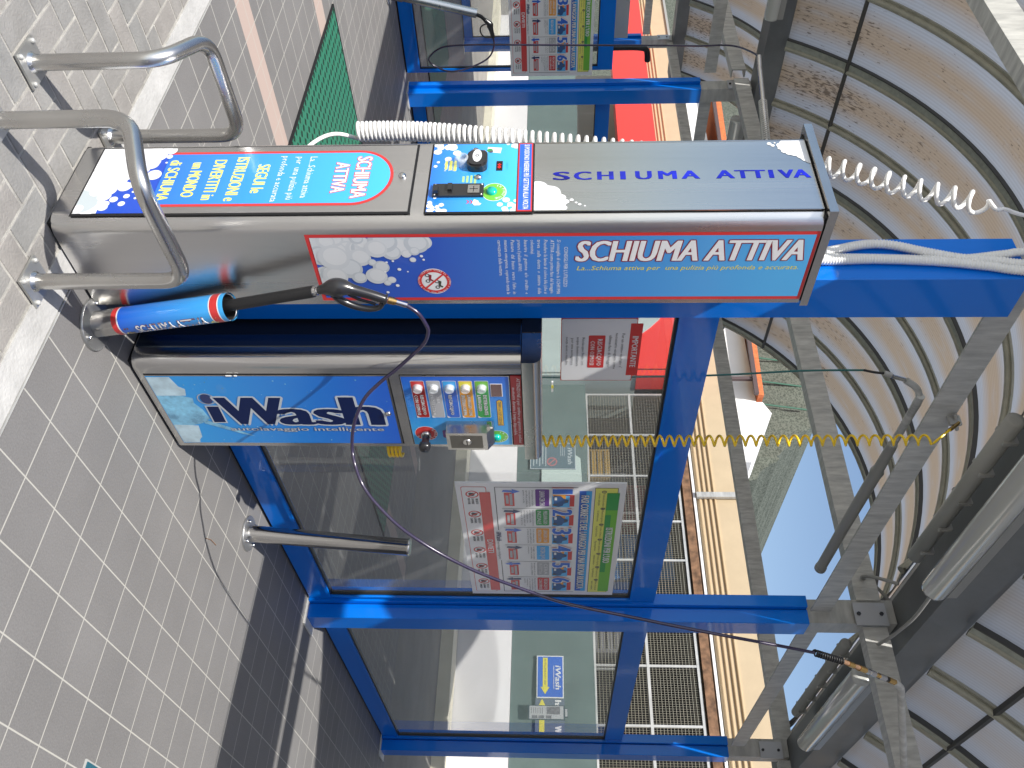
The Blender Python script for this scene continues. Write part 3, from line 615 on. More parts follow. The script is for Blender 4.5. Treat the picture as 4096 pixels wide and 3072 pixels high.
def shell(mb, prof, z0, z1, m):
    n = len(prof); vs = [(x, y, z) for z in (z0, z1) for x, y in prof]
    for i in range(n):
        j = (i+1) % n; L = math.hypot(prof[j][0]-prof[i][0], prof[j][1]-prof[i][1])
        mb.add([vs[i], vs[j], vs[n+j], vs[n+i]], [(0, 1, 2, 3)], m, L < .03)
    mb.add(vs[:n], [list(range(n))[::-1]], m); mb.add(vs[n:], [list(range(n))], m); return mb
def smooth_round(o):
    # merge the split faces of the rounded corner so that it shades as one curve
    import bmesh
    b = bmesh.new(); b.from_mesh(o.data); bmesh.ops.remove_doubles(b, verts=b.verts, dist=1e-5)
    for e in b.edges:
        if len(e.link_faces) == 2 and e.calc_face_angle(0) > .5: e.smooth = False
    for f in b.faces: f.smooth = True
    b.to_mesh(o.data); b.free(); return o
smooth_round(obj('body', shell(MB(), rprof(XA, 1.985, YB, 2.283, .05, (1, 0, 0, 1)), .012, 2.283, STEEL), fc))
obj('plinth', MB().box(XA+.012, 1.98, YB+.012, 2.27, 0, .012, DARK), fc)
mb = MB(); pr = rprof(XA-.022, 1.995, YB-.004, 2.298, .012, (0, 0, 0, 0)); mb.prism(pr, 2.287, 2.312, STEELH); mb.box(XA+.004, 1.98, YB+.004, 2.28, 2.2831, 2.2869, DARK)
obj('top_cap', mb, fc)
# front door with sticker (face looks to -x, so U = -y)
def face_a(name, parent, mbx=None): return Gfx((XA, 2.283, 0), (0, -1, 0), (0, 0, 1), (-1, 0, 0))
def A(y): return 2.283-y                     # y world -> u on the front face
door = obj('door', MB().box(XA-.004, XA-.0005, 1.921, 2.236, .076, 1.082, STEEL), fc)
obj('door_gap', MB().box(XA-.0012, XA-.0002, 1.914, 2.243, .069, 1.089, DARK), fc)
g = Gfx((XA-.004, 2.283, 0), (0, -1, 0), (0, 0, 1), (-1, 0, 0))
def arch(u0, u1, v0, vs, n=20):
    cx, r = (u0+u1)/2, (u1-u0)/2
    return [(u0, v0), (u1, v0)]+[(cx+r*math.cos(R(a)), vs+r*.9*math.sin(R(a))) for a in [180*k/n for k in range(n+1)]]
a0, a1 = A(2.212), A(1.950)
g.poly(arch(a0, a1, .30, .905), REDP, 1); g.poly(arch(a0+.011, a1-.011, .30, .905), ASTK, 2)
g.rect(a0, .079, a1+.028, .301, mat('deep_blue_print', (.015, .075, .52), .3, coat=.3), 2)
g.rect(a0, .079, a1+.028, .15, WHITEP, 2.3)
g.rect(a0-.018, .079, a0+.012, .255, WHITEP, 2.3)
g.clip = (a0-.02, .078, a1+.03, .33)
g.bubbles(bubs(5, a0-.02, .08, a0+.20, .30, 190, .010, .028, lambda u, v: v < .30-(u-a0)*.75), WHITEP, 3)
g.bubbles(bubs(6, a0+.15, .08, a1+.03, .18, 60, .010, .022, lambda u, v: v < .165), WHITEP, 3)
g.bubbles([(A(2.14), .245, .006), (A(2.10), .275, .024), (A(2.105), .225, .010), (A(2.07), .235, .013), (A(2.075), .185, .014), (A(2.045), .20, .022), (A(2.055), .225, .016), (A(2.02), .235, .005), (A(2.0), .22, .010), (A(2.01), .165, .006), (A(1.985), .185, .013), (A(1.965), .215, .011), (A(2.05), .265, .006), (A(2.16), .298, .004), (A(2.19), .30, .010), (A(1.99), .25, .005), (A(2.125), .205, .008)], WHITEP, 3.4)
g.disc(A(1.985), .095, .06, mat('grey_disc_print', (.50, .56, .58), .4), 4, ry=.05); g.clip = None
def at(t, yl, yr, z, h, m, **k): g.text(t, A(yl), z, A(yr)-A(yl), h, m, **k)
at('SCHIUMA', 2.178, 1.982, .903, .048, WHITEP, k=3, off=.03, outline=REDP, oo=.035)
at('ATTIVA', 2.150, 2.008, .840, .044, WHITEP, k=3, off=.03, outline=REDP, oo=.035)
at('La...Schiuma attiva', 2.182, 1.985, .752, .023, WHITEP, k=3, off=0, res=1)
at('per  una pulizia più', 2.182, 1.978, .710, .022, WHITEP, k=3, off=0, res=1)
at('profonda e accurata', 2.186, 1.968, .664, .022, WHITEP, k=3, off=0, res=1)
at('SEGUI le', 2.145, 2.010, .595, .040, YEL2, k=3, off=.028)
at('ISTRUZIONI e', 2.182, 1.974, .522, .040, YEL2, k=3, off=.028)
at('DIVERTITI in', 2.170, 1.980, .452, .040, YEL2, k=3, off=.028)
at('un MONDO', 2.158, 1.994, .385, .040, YEL2, k=3, off=.028)
at('di SCHIUMA', 2.170, 1.978, .312, .039, YEL2, k=3, off=.028)
obj('sticker', g.mb, door)
obj('lock', MB().lathe((XA-.004, 2.082, 1.050), (-1, 0, 0), [(0, .012), (.004, .012), (.008, .010), (.010, .005), (.0105, 0)], STEELP, 16), door)
# control panel
obj('panel_gap', MB().box(XA-.0015, XA-.0003, 1.912, 2.243, 1.130, 1.449, DARK), fc)
cp = obj('control_panel', MB().box(XA-.004, XA-.0005, 1.917, 2.238, 1.136, 1.399, STEELH), fc)
g = Gfx((XA-.004, 2.283, 0), (0, -1, 0), (0, 0, 1), (-1, 0, 0)); c0, c1, d0, d1 = A(2.2375), A(1.9175), 1.1365, 1.3985
g.rect(c0, d0, c1, d1, CSTK, 1); g.clip = (c0, d0, c1, d1)
g.bubbles(bubs(1, c0, 1.14, c0+.09, 1.31, 90, .006, .014, lambda u, v: (u-c0)*1.6+(v-1.14)*.75 < .085), WHITEP, 2)
g.bubbles(bubs(2, c0, 1.34, c0+.045, 1.40, 25, .004, .009, lambda u, v: (u-c0)+(1.40-v) < .045), WHITEP, 2)
g.bubbles(bubs(3, c1-.06, 1.34, c1, 1.40, 30, .004, .010, lambda u, v: (c1-u)+(1.40-v) < .055), WHITEP, 2)
g.bubbles(bubs(4, c1-.05, 1.14, c1, 1.20, 30, .004, .010, lambda u, v: (c1-u)+(v-1.14) < .055), WHITEP, 2)
g.bubbles([(c0+.075, 1.185, .011), (c0+.045, 1.21, .013), (c0+.06, 1.245, .006), (c0+.09, 1.155, .005), (c0+.11, 1.148, .006), (c1-.05, 1.37, .011), (c1-.03, 1.352, .009), (c1-.03, 1.18, .008), (c1-.062, 1.158, .005)], WHITEP, 3)
g.clip = None
g.disc(A(2.004), 1.333, .041, WHITEP, 2, 28, ry=.037); g.disc(A(2.004), 1.333, .039, LGRN, 3, 28, ry=.035)
g.arc('IN FUNZIONE', A(2.004), 1.333, .026, .009, WHITEP, 165, 5, 4)
for i, (t, h) in enumerate((('APPOGGIA LA', .006), ('TESSERA', .006), ('QUI', .006))): g.text(t, A(2.15), 1.20-i*.012, .045, h, YEL2, 2, res=1)
for i in range(3): g.rect(A(2.155)+.0, 1.205-i*.014, A(2.105)-i*.004, 1.213-i*.014, YEL2, 1.6)
for i in range(4): g.rect(A(2.085)+i*.002, 1.27-i*.012, A(2.045)-i*.002, 1.277-i*.012, mat('faded_text', (.40, .60, .25), .4), 2)
g.text('CREDITO', A(2.145), 1.365, .035, .006, SKYP, 2, res=1)
for k in range(3): g.poly([(A(1.968)+.012*0, 1.252+k*.010), (A(1.960), 1.258+k*.010), (A(1.952), 1.252+k*.010), (A(1.952), 1.256+k*.010), (A(1.960), 1.262+k*.010), (A(1.968), 1.256+k*.010)], REDP, 2)
g.poly([(A(1.972), 1.275), (A(1.955), 1.270), (A(1.944), 1.277), (A(1.945), 1.293), (A(1.952), 1.298), (A(1.957), 1.290), (A(1.965), 1.288)], WHITEP, 3)
g.poly([(A(2.222), 1.305), (A(2.197), 1.303), (A(2.190), 1.345), (A(2.217), 1.349)], WHITEP, 2); g.disc(A(2.204), 1.312, .009, GRNP, 3); g.disc(A(2.198), 1.316, .006, DGREY, 4)
for k in range(2): g.poly([(A(2.20)-.008, 1.285+k*.009), (A(2.20), 1.291+k*.009), (A(2.20)+.008, 1.285+k*.009)], REDP, 2)
obj('sticker', g.mb, cp)
rd = MB(); prf = []
for cx, cy, q0 in ((2.180-.018, 1.262, 90), (2.180-.018, 1.262, 180)): pass
def rrect_pts(y0, y1, z0, z1, r, n=5):
    P = []
    for cy, cz, a in ((y1-r, z0+r, -90), (y1-r, z1-r, 0), (y0+r, z1-r, 90), (y0+r, z0+r, 180)):
        for k in range(n): q = R(a+90*k/(n-1)); P.append((cy+r*math.cos(q), cz+r*math.sin(q)))
    return P
rdo = obj('card_reader', MB().prism(rrect_pts(2.097, 2.179, 1.246, 1.308, .022), XA-.026, XA-.004, BLACKP, ax='x').prism(rrect_pts(2.103, 2.173, 1.252, 1.302, .018), XA-.030, XA-.026, BLACKP, ax='x'), cp)
g = Gfx((XA-.030, 2.283, 0), (0, -1, 0), (0, 0, 1), (-1, 0, 0)); g.disc(A(2.145), 1.277, .030, WHITEP, 2, 24, ry=.014); g.ring(A(2.145), 1.277, .003, .006, DGREY, 3, 12); obj('emblem', g.mb, rdo)
obj('key_cup', MB().lathe((XA-.004, 2.143, 1.229), (-1, 0, 0), [(0, .024), (.022, .022), (.026, .018), (.026, .014), (.012, .012)], CLEAR, 24), cp)
for y, z in ((2.203, 1.268), (2.072, 1.283)): obj('dome_bolt', MB().lathe((XA-.004, y, z), (-1, 0, 0), [(0, .011), (.004, .0105), (.008, .007), (.010, 0)], STEELP, 16), cp)
ds = obj('display', MB().box(XA-.0055, XA-.0041, 2.104, 2.150, 1.335, 1.354, mat('display_face', (.02, .004, .004), .15)), cp)
g = Gfx((XA-.0056, 2.283, 0), (0, -1, 0), (0, 0, 1), (-1, 0, 0)); g.text('00', A(2.137), 1.3385, .022, .012, mat('red_led', (.9, .02, .02), .3, emis=1.2), 1, res=1); obj('digits', g.mb, ds)
cs = obj('coin_slot', MB().box(XA-.012, XA-.0041, 1.980, 2.036, 1.150, 1.302, BLACKP, 0), cp)
obj('reject_button', MB().box(XA-.028, XA-.0121, 1.986, 2.012, 1.153, 1.168, BLACKP).box(XA-.020, XA-.0121, 2.000, 2.030, 1.195, 1.208, BLACKP), cs)
obj('insert_plate', MB().box(XA-.015, XA-.0121, 1.990, 2.026, 1.255, 1.290, STEELH).box(XA-.0155, XA-.0151, 2.0065, 2.0085, 1.26, 1.285, DARK).box(XA-.0155, XA-.0151, 1.995, 2.021, 1.2715, 1.2735, DARK), cs)
for y in (1.985, 2.031):
    for z in (1.157, 1.296): obj('screw', MB().lathe((XA-.012, y, z), (-1, 0, 0), [(0, .0038), (.0015, .0036), (.003, .001)], STEELP, 10), cs)
obj('indicator_lamp', MB().lathe((XA-.004, 2.004, 1.326), (-1, 0, 0), [(0, .016), (.007, .016), (.012, .012), (.013, 0)], mat('teal_lamp', (.0, .45, .36), .15, coat=.5), 20), cp)
bd = obj('notice_band', MB().box(XA-.0042, XA-.0006, 1.919, 2.239, 1.401, 1.446, REDP), fc)
g = Gfx((XA-.0042, 2.283, 0), (0, -1, 0), (0, 0, 1), (-1, 0, 0)); g.rect(A(2.235), 1.405, A(1.923), 1.442, BLUP, 1)
g.text('SI POSSONO INSERIRE PIÙ GETTONI ALLA VOLTA', A(2.231), 1.4195, .305, .0165, WHITEP, 2, off=.02, res=2); g.text('(ogni gettone dura 120 sec.)', A(2.12), 1.408, .09, .006, SKYP, 2, res=1); obj('lettering', g.mb, bd)
# upper steel door with lettering running upwards
obj('upper_gap', MB().box(XA-.0012, XA-.0002, 1.9155, 2.2415, 1.4495, 2.283, DARK), fc)
ud = obj('upper_panel', MB().box(XA-.004, XA-.0005, 1.920, 2.237, 1.4515, 2.2825, STEEL), fc)
g = Gfx((XA-.0042, 2.283, 0), (0, -1, 0), (0, 0, 1), (-1, 0, 0))
word = glyphs('H', .01, 0, 3)
def upword(t, z0, z1): g.text(t, A(2.058), z0, z1-z0, .040, LASER, 1, off=.07, rot=90)
for ch, za, zb in zip('SCHIUMA', (1.510, 1.573, 1.643, 1.712, 1.757, 1.825, 1.893), (1.556, 1.620, 1.686, 1.722, 1.800, 1.874, 1.942)): upword(ch, za, zb)
for ch, za, zb in zip('ATTIVA', (1.995, 2.052, 2.097, 2.152, 2.180, 2.222), (2.045, 2.092, 2.137, 2.160, 2.221, 2.268)): upword(ch, za, zb)
g.clip = (A(2.2365), 1.452, A(1.9205), 2.282)
g.bubbles([(A(2.02), 1.462, .032), (A(1.985), 1.485, .048), (A(1.94), 1.47, .045), (A(1.93), 1.50, .030), (A(1.955), 1.52, .028), (A(1.975), 1.53, .016), (A(1.958), 1.545, .010), (A(1.93), 1.538, .011), (A(1.965), 1.562, .006), (A(1.945), 1.585, .005), (A(1.953), 1.575, .004), (A(1.938), 1.60, .003), (A(2.0), 1.50, .03), (A(1.93), 1.455, .03)], WHITEP, 2)
g.bubbles([(A(2.232), 2.25, .030), (A(2.205), 2.255, .034), (A(2.17), 2.268, .026), (A(2.15), 2.274, .018), (A(2.22), 2.225, .022), (A(2.195), 2.222, .020), (A(2.213), 2.205, .012), (A(2.185), 2.213, .010), (A(2.176), 2.225, .010), (A(2.222), 2.173, .007), (A(2.213), 2.182, .006), (A(2.199), 2.20, .0055), (A(2.226), 2.19, .003), (A(2.137), 2.279, .012), (A(2.235), 2.28, .04), (A(2.19), 2.245, .03)], WHITEP, 2)
g.clip = None; obj('lettering', g.mb, ud)
obj('panel_edge', MB().box(XA-.0052, XA-.0006, 1.9165, 1.9195, 1.4515, 2.2825, STEELP).box(XA-.0052, XA-.0006, 2.2375, 2.2405, 1.4515, 2.2825, STEELP), ud)
# side sticker (faces -y)
g = Gfx((0, YB, 0), (1, 0, 0), (0, 0, 1), (0, -1, 0)); g.rect(1.688, .769, 1.968, 2.282, REDP, 1); g.rect(1.700, .782, 1.955, 2.272, BSTK, 2)
g.clip = (1.700, .782, 1.955, 2.27)
rr = random.Random(11); fl = lambda u, v: (u-1.70)*1.15+(v-.782)*1.02 < .235
for kx, (u, v, r) in enumerate(sorted(bubs(11, 1.70, .78, 1.95, 1.05, 60, .02, .045, fl), key=lambda q: -q[2])+[(1.705, 1.07, .04), (1.735, 1.045, .035), (1.76, 1.02, .03), (1.72, 1.12, .028), (1.725, 1.10, .038), (1.78, .92, .035), (1.82, .98, .026), (1.765, 1.065, .016), (1.755, 1.09, .017), (1.79, 1.082, .010), (1.715, 1.0, .045), (1.745, .975, .035), (1.80, .955, .014), (1.858, .96, .034), (1.888, .99, .012), (1.875, 1.005, .014), (1.825, .88, .042), (1.86, .83, .04), (1.915, .80, .03), (1.78, .84, .05), (1.865, .905, .024)]): [g.disc(u-r*.10*q, v+r*.10*q, r*(1-.28*q), BUBS[(kx*2+q) % 4], 3+kx*.06+q*.02, 24) for q in (0, 1)]
for u, v, r in ((1.83, 1.035, .006), (1.775, 1.11, .005), (1.79, 1.115, .004), (1.795, 1.02, .004), (1.84, .99, .004), (1.90, 1.02, .006), (1.93, .985, .005), (1.80, 1.0, .004), (1.84, 1.06, .003)): g.disc(u, v, r, WHITEP, 5)
g.clip = None
g.text('SCHIUMA ATTIVA', 1.800, 1.578, .672, .086, WHITEP, 3, off=.035, shear=.17, rot=90, outline=mat('dark_red_print', (.22, .01, .03), .35), oo=.028)
g.text('La...Schiuma attiva per  una pulizia più profonda e accurata.', 1.838, 1.580, .668, .0185, YELP, 3, off=.0, shear=.25, rot=90, res=2)
g.text("CONSIGLI PER L'UTILIZZO", 1.742, 1.541, .168, .012, WHITEP, 3, off=.015, res=2)
for i, t in enumerate(('Si consiglia di utilizzare la SCHIUMA', 'ATTIVA come prima fase del lavaggio.', 'Prendere la lancia di colore blu (che si', 'trova  sulla  destra  o  sinistra  della', 'colonnina).', 'Inserire  il  gettone  e/o  credito  e', 'premere il pulsante AVVIO.', 'Passare  dal  basso  verso  l\'alto  in', 'maniera omogenea, coprendo tutta la', 'carrozzeria della vettura.')):
    g.text(t, 1.713, 1.5195-i*.0196, {4: .058, 6: .13, 9: .148}.get(i, .228), .0118, WHITEP, 3, off=.0, shear=.2, res=1)
g.disc(1.883, 1.138, .055, WHITEP, 3, 32, ry=.050); g.ring(1.883, 1.138, .040, .052, REDP, 4); g.disc(1.883, 1.138, .038, WHITEP, 4, 28, ry=.036)
g.arc('VIETATO USARE IL SISTEMA A SCHIUMA PER MOTO E SCOOTER •', 1.883, 1.138, .046, .006, WHITEP, 230, -130, 5)
for cx, cy, mm in ((1.868, 1.122, mat('scooter_red_print', (.25, .02, .03), .4)), (1.895, 1.15, mat('bike_print', (.05, .06, .04), .4))):
    g.ring(cx-.012, cy-.004, .004, .0075, DGREY, 5, 14); g.ring(cx+.013, cy-.004, .004, .0075, DGREY, 5, 14)
    g.poly([(cx-.016, cy+.004), (cx-.004, cy), (cx+.008, cy), (cx+.015, cy+.012), (cx+.010, cy+.014), (cx+.004, cy+.007), (cx-.012, cy+.010)], mm, 5.5)
g.poly([(1.851, 1.165), (1.855, 1.169), (1.915, 1.110), (1.911, 1.106)], REDP, 7)
obj('side_sticker', g.mb, fc)
# ================================================================== IWASH COLUMN
YI = 1.878
iw = thing('wash_control_column', (2.5, 2.0, 0), 'squat brushed steel wash column with blue front sticker and five coloured programme buttons', 'control column')
IB = rprof(2.262, 2.792, YI, 2.12, .045, (1, 0, 0, 0))
smooth_round(obj('body', shell(MB(), IB, .014, 1.397, STEEL), iw)); obj('plinth', MB().box(2.275, 2.785, YI+.012, 2.10, 0, .0139, DARK), iw)
cpp = [(YI-.020, 1.4005), (2.125, 1.4005), (2.125, 1.468)]+[(YI+.010-.030*math.sin(R(a)), 1.438+.030*math.cos(R(a))) for a in (0, 15, 30, 45, 60, 75, 90)]
o = obj('top_cap', MB().prism(cpp, 2.250, 2.852, STEELH, ax='x'), iw); smooth_round(o)
obj('gap_line', MB().box(2.27, 2.788, YI+.004, 2.115, 1.3971, 1.4004, DARK), iw)
obj('side_reflection_plate', MB().box(2.2580, 2.2616, 1.945, 1.998, .02, 1.395, mat('dark_reflection_steel', (.10, .13, .17), .3, 1)), iw)  # dark reflection on the steel side, put into the colour of an overlay
obj('rear_reflection_plate', MB().box(2.2575, 2.2617, 1.9985, 2.122, .02, 1.395, mat('dark_reflection', (.006, .009, .018), .5)).box(2.2470, 2.2498, 1.9985, 2.126, 1.400, 1.469, mat('dark_reflection')), iw)  # near-black overlays: the darkest reflection on side and cap as plain colour
obj('foot_bolt', MB().lathe((2.80, 1.93, .03), (1, 0, 0), [(0, .016), (.012, .016), (.018, .006)], STEELP, 6), iw)
obj('door_gap', MB().box(2.333, 2.771, YI-.001, YI-.0002, .037, .925, DARK), iw)
dr = obj('door', MB().box(2.337, 2.767, YI-.005, YI-.0011, .040, .921, STEELP), iw)
g = Gfx((0, YI-.005, 0), (1, 0, 0), (0, 0, 1), (0, -1, 0)); g.rect(2.341, .042, 2.763, .915, ISTK, 1)
ice = mat('pale_ice_print', (.50, .66, .74), .35, coat=.3, var=.25, vscale=14); g.rect(2.341, .042, 2.763, .075, SKYP, 2)
g.poly([(2.345, .044), (2.455, .044), (2.455, .155), (2.415, .165), (2.40, .145), (2.345, .13)], ice, 3); g.poly([(2.64, .044), (2.76, .044), (2.76, .11), (2.74, .115), (2.72, .13), (2.645, .14)], ice, 3)
wat = mat('water_print', (.22, .52, .78), .3, coat=.3, var=.4, vscale=20); g.poly([(2.455, .044), (2.64, .044), (2.65, .10), (2.63, .16), (2.60, .20), (2.54, .19), (2.50, .17), (2.47, .175), (2.45, .12)], wat, 2.5)
g.poly([(2.60, .17), (2.63, .17), (2.70, .30), (2.715, .345), (2.69, .31), (2.66, .27)], wat, 4)
rr = random.Random(4)
for _ in range(110):
    u, v = rr.uniform(2.35, 2.755), rr.uniform(.12, .9); k = rr.random()
    if k < 1-v*.8: g.disc(u, v, rr.uniform(.0012, .0035), wat, 4, 8)
g.disc(2.415, .30, .028, mat('splash_print', (.04, .30, .75), .3, coat=.3), 2, 20, ry=.018); g.disc(2.475, .225, .030, NAVY, 5, 20, ry=.022); g.ring(2.475, .225, .030, .034, GREYP, 4.5)
LET = mat('letter_navy', (.004, .014, .075), .5, spec=.2); OUT = mat('letter_grey_edge', (.52, .57, .62), .4)
# lettering runs upwards
g.text('ı', 2.622, .205, .042, .085, LET, 5, off=.06, rot=90, outline=OUT, oo=.025, hcap=.55) if False else None
g.rect(2.515, .205, 2.627, .262, OUT, 5); g.rect(2.521, .211, 2.621, .256, LET, 6)
g.text('W', 2.632, .262, .232, .178, LET, 5, off=.055, rot=90, outline=OUT, oo=.035)
g.text('as', 2.634, .478, .236, .158, LET, 5, off=.06, rot=90, outline=OUT, oo=.035)
g.text('h', 2.636, .732, .128, .186, LET, 5, off=.06, rot=90, outline=OUT, oo=.035)
g.text('autolavaggio intelligente', 2.676, .262, .598, .0245, mat('silver_print', (.50, .54, .58), .35), 5, off=.03, rot=90, outline=NAVY, oo=.02, res=2)
obj('sticker', g.mb, dr); obj('lock', MB().lathe((2.561, YI-.005, .893), (0, -1, 0), [(0, .011), (.005, .011), (.010, .008), (.012, 0)], STEELP, 16), dr)
obj('door_hinge', MB().box(2.335, 2.340, YI-.008, YI-.0051, .34, .36, WHITE).box(2.335, 2.340, YI-.008, YI-.0051, .37, .38, WHITE), dr)
obj('panel_gap', MB().box(2.337, 2.774, YI-.001, YI-.0002, .962, 1.3975, DARK), iw)
pn = obj('control_panel', MB().box(2.341, 2.771, YI-.005, YI-.0011, .966, 1.354, STEELH), iw)
g = Gfx((0, YI-.005, 0), (1, 0, 0), (0, 0, 1), (0, -1, 0)); g.rect(2.343, .968, 2.769, 1.352, ICTL, 1)
bts = [('red_key', REDP, mat('red_dark_print', (.40, .015, .015), .4), ['RISCIACQUO', 'CON OSMOSI'], 1.022), ('grey_key', GREYP, GREYP, ['CERA', 'PROTETTIVA'], 1.0795), ('blue_key', SKYP, BLUP, ['RISCIACQUO'], 1.137), ('orange_key', YELP, ORG, ['LAVAGGIO CON', 'SPAZZOLA SCHIUMA'], 1.1945), ('green_key', LGRN, GRNP, ['DETERGENTE', 'LAVAGGIO'], 1.253)]
for nm, m1, m2, ls, zc in bts:
    g.rrect(2.366, zc-.024, 2.588, zc+.026, .005, WHITEP, 2); g.rrect(2.368, zc-.0225, 2.586, zc+.0245, .005, m2, 3); g.rect(2.369, zc-.021, 2.42, zc+.023, m1, 4)
    g.poly([(2.575, zc-.0225), (2.588, zc-.0225), (2.588, zc-.010)], WHITEP, 5)
    for i, t in enumerate(ls):
        hh = .0135; z = zc+.003-i*.021 if len(ls) == 2 else zc-.008
        g.text(t, 2.448, z, min(.125, .0122*len(t)), hh, WHITEP, 5, off=.03, outline=DGREY, oo=.04, res=1)
g.text('iWash', 2.435, .972, .085, .020, mat('mid_blue_print', (.10, .32, .80), .3), 2, off=.02, shear=.2)
g.text('autolavaggio', 2.53, .980, .07, .008, mat('mid_blue_print'), 2, res=1); g.text('intelligente', 2.53, .970, .065, .008, mat('mid_blue_print'), 2, res=1)
g.disc(2.693, 1.021, .047, WHITEP, 2, 28, ry=.044); g.disc(2.693, 1.021, .045, REDP, 3, 28, ry=.042); g.arc('EMERGENZA', 2.693, 1.021, .032, .012, WHITEP, 140, -70, 4)
g.rrect(2.672, 1.085, 2.722, 1.215, .008, PURP, 2); g.ring(2.728, 1.16, .012, .015, WHITEP, 3)
g.disc(2.713, 1.297, .041, WHITEP, 2, 28); g.disc(2.713, 1.297, .039, LGRN, 3, 28); g.arc('IN FUNZIONE', 2.713, 1.297, .027, .009, WHITEP, 165, -60, 4)
g.poly([(2.475, 1.313), (2.485, 1.302), (2.640, 1.302), (2.640, 1.325), (2.485, 1.325)], NAVY, 2); g.poly([(2.479, 1.3135), (2.486, 1.304), (2.638, 1.304), (2.638, 1.323), (2.486, 1.323)], mat('amber_print', (.80, .50, .06), .4), 3)
g.text('TEMPO A DISPOSIZIONE', 2.488, 1.307, .148, .0125, NAVY, 4, off=.0, res=1)
obj('sticker', g.mb, pn)
obj('display', MB().box(2.386, 2.455, YI-.0075, YI-.0061, 1.287, 1.325, mat('display_red', (.07, .004, .004), .12, coat=.5)).box(2.383, 2.458, YI-.0062, YI-.0052, 1.284, 1.328, WHITE), pn)
for nm, m1, m2, ls, zc in bts:
    b = obj('push_button', MB().lathe((2.402, YI-.0065, zc+.001), (0, -1, 0), [(0, .0180), (.012, .0175), (.018, .016), (.020, .014), (.020, .012)], CLEAR, 24), pn)
    obj('cap', MB().lathe((2.402, YI-.0065, zc+.001), (0, -1, 0), [(0, .012), (.012, .012), (.014, 0)], mat('cap_'+nm, [min(1, c*.25+.45) for c in {'red_key': (.9, .3, .3), 'grey_key': (.8, .8, .75), 'blue_key': (.3, .6, .9), 'orange_key': (1, .5, .3), 'green_key': (.4, .8, .6)}[nm]], .3), 20), b)
cb = obj('coin_box', MB().box(2.612, 2.722, YI-.062, YI-.0052, 1.108, 1.262, STEELH).prism([(YI-.062, 1.2621), (YI-.0052, 1.2621), (YI-.0052, 1.286), (YI-.030, 1.286)], 2.612, 2.722, STEELH, ax='x'), pn)
obj('recess', MB().box(2.628, 2.708, YI-.0635, YI-.0621, 1.122, 1.245, mat('steel_recess', (.20, .19, .17), .35, .9)), cb)
obj('key_slot', MB().lathe((2.667, YI-.0636, 1.185), (0, -1, 0), [(0, .017), (.003, .016), (.004, .014)], STEELH, 20).box(2.651, 2.683, YI-.0680, YI-.0677, 1.183, 1.187, DARK), cb)
obj('latch', MB().box(2.600, 2.612, YI-.040, YI-.012, 1.262, 1.284, STEELP), cb)
em = obj('emergency_knob', MB().lathe((2.693, YI-.0052, 1.021), (0, -1, 0), [(0, .018), (.012, .018), (.018, .014), (.045, .014), (.050, .022), (.066, .024), (.076, .020), (.080, 0)], BLACKP, 24), pn)
obj('collar', MB().lathe((2.693, YI-.010, 1.021), (0, -1, 0), [(0, .020), (.010, .020), (.012, .018)], STEELH, 24), em)
obj('indicator_lamp', MB().lathe((2.713, YI-.0065, 1.293), (0, -1, 0), [(0, .017), (.010, .017), (.014, .012), (.015, 0)], mat('teal_lamp'), 20), pn)
rb = obj('notice_band', MB().box(2.341, 2.771, YI-.005, YI-.0011, 1.358, 1.396, mat('deep_red_band', (.42, .015, .02), .35, coat=.3)), iw)
g = Gfx((0, YI-.005, 0), (1, 0, 0), (0, 0, 1), (0, -1, 0)); g.text('ATTENZIONE si può cambiare programma in qualsiasi', 2.352, 1.3795, .405, .0125, WHITEP, 1, off=0, shear=.2, res=1); g.text('momento durante il tempo disponibile.', 2.405, 1.3625, .30, .0125, WHITEP, 1, off=0, shear=.2, res=1)
obj('lettering', g.mb, rb)
# ================================================================== PROTECTION HOOPS
def hoop(s, label):
    f = lambda x, y, z: (x, 2.06+s*(y-2.06), z)
    t = thing('protection_hoop', f(1.5, 2.3, 0), label, 'hoop barrier', 'bent steel hoops guarding the foam column')
    P = fillet([f(1.305, 2.200, .006), f(1.303, 2.200, .385), f(1.357, 2.408, .452), f(1.705, 2.405, .458), f(1.705, 2.405, .006)], .075, 8)
    obj('tube', MB().tube(P, .0235, STEELH, 20), t)
    for (x, y) in ((1.305, 2.200), (1.705, 2.405)):
        p = f(x, y, 0); q = obj('base_plate', MB().box(p[0]-.055, p[0]+.055, p[1]-.055, p[1]+.055, .0045, .0115, mat('plate_steel', (.50, .50, .48), .4, .8, var=.1)), t)
        obj('weld', MB().lathe((p[0], p[1], .0115), (0, 0, 1), [(0, .031), (.005, .028), (.010, .0236)], STEELH, 18), q)
        for a in (-1, 1):
            for b in (-1, 1): obj('bolt', MB().lathe((p[0]+a*.043, p[1]+b*.043, .0115), (0, 0, 1), [(0, .008), (.006, .008), (.009, .004)], GALV, 6), q)
    return t
hoop(1, 'bent steel hoop standing clear at the left of the foam column'); hoop(-1, 'bent steel hoop crossing in front of the foam column')
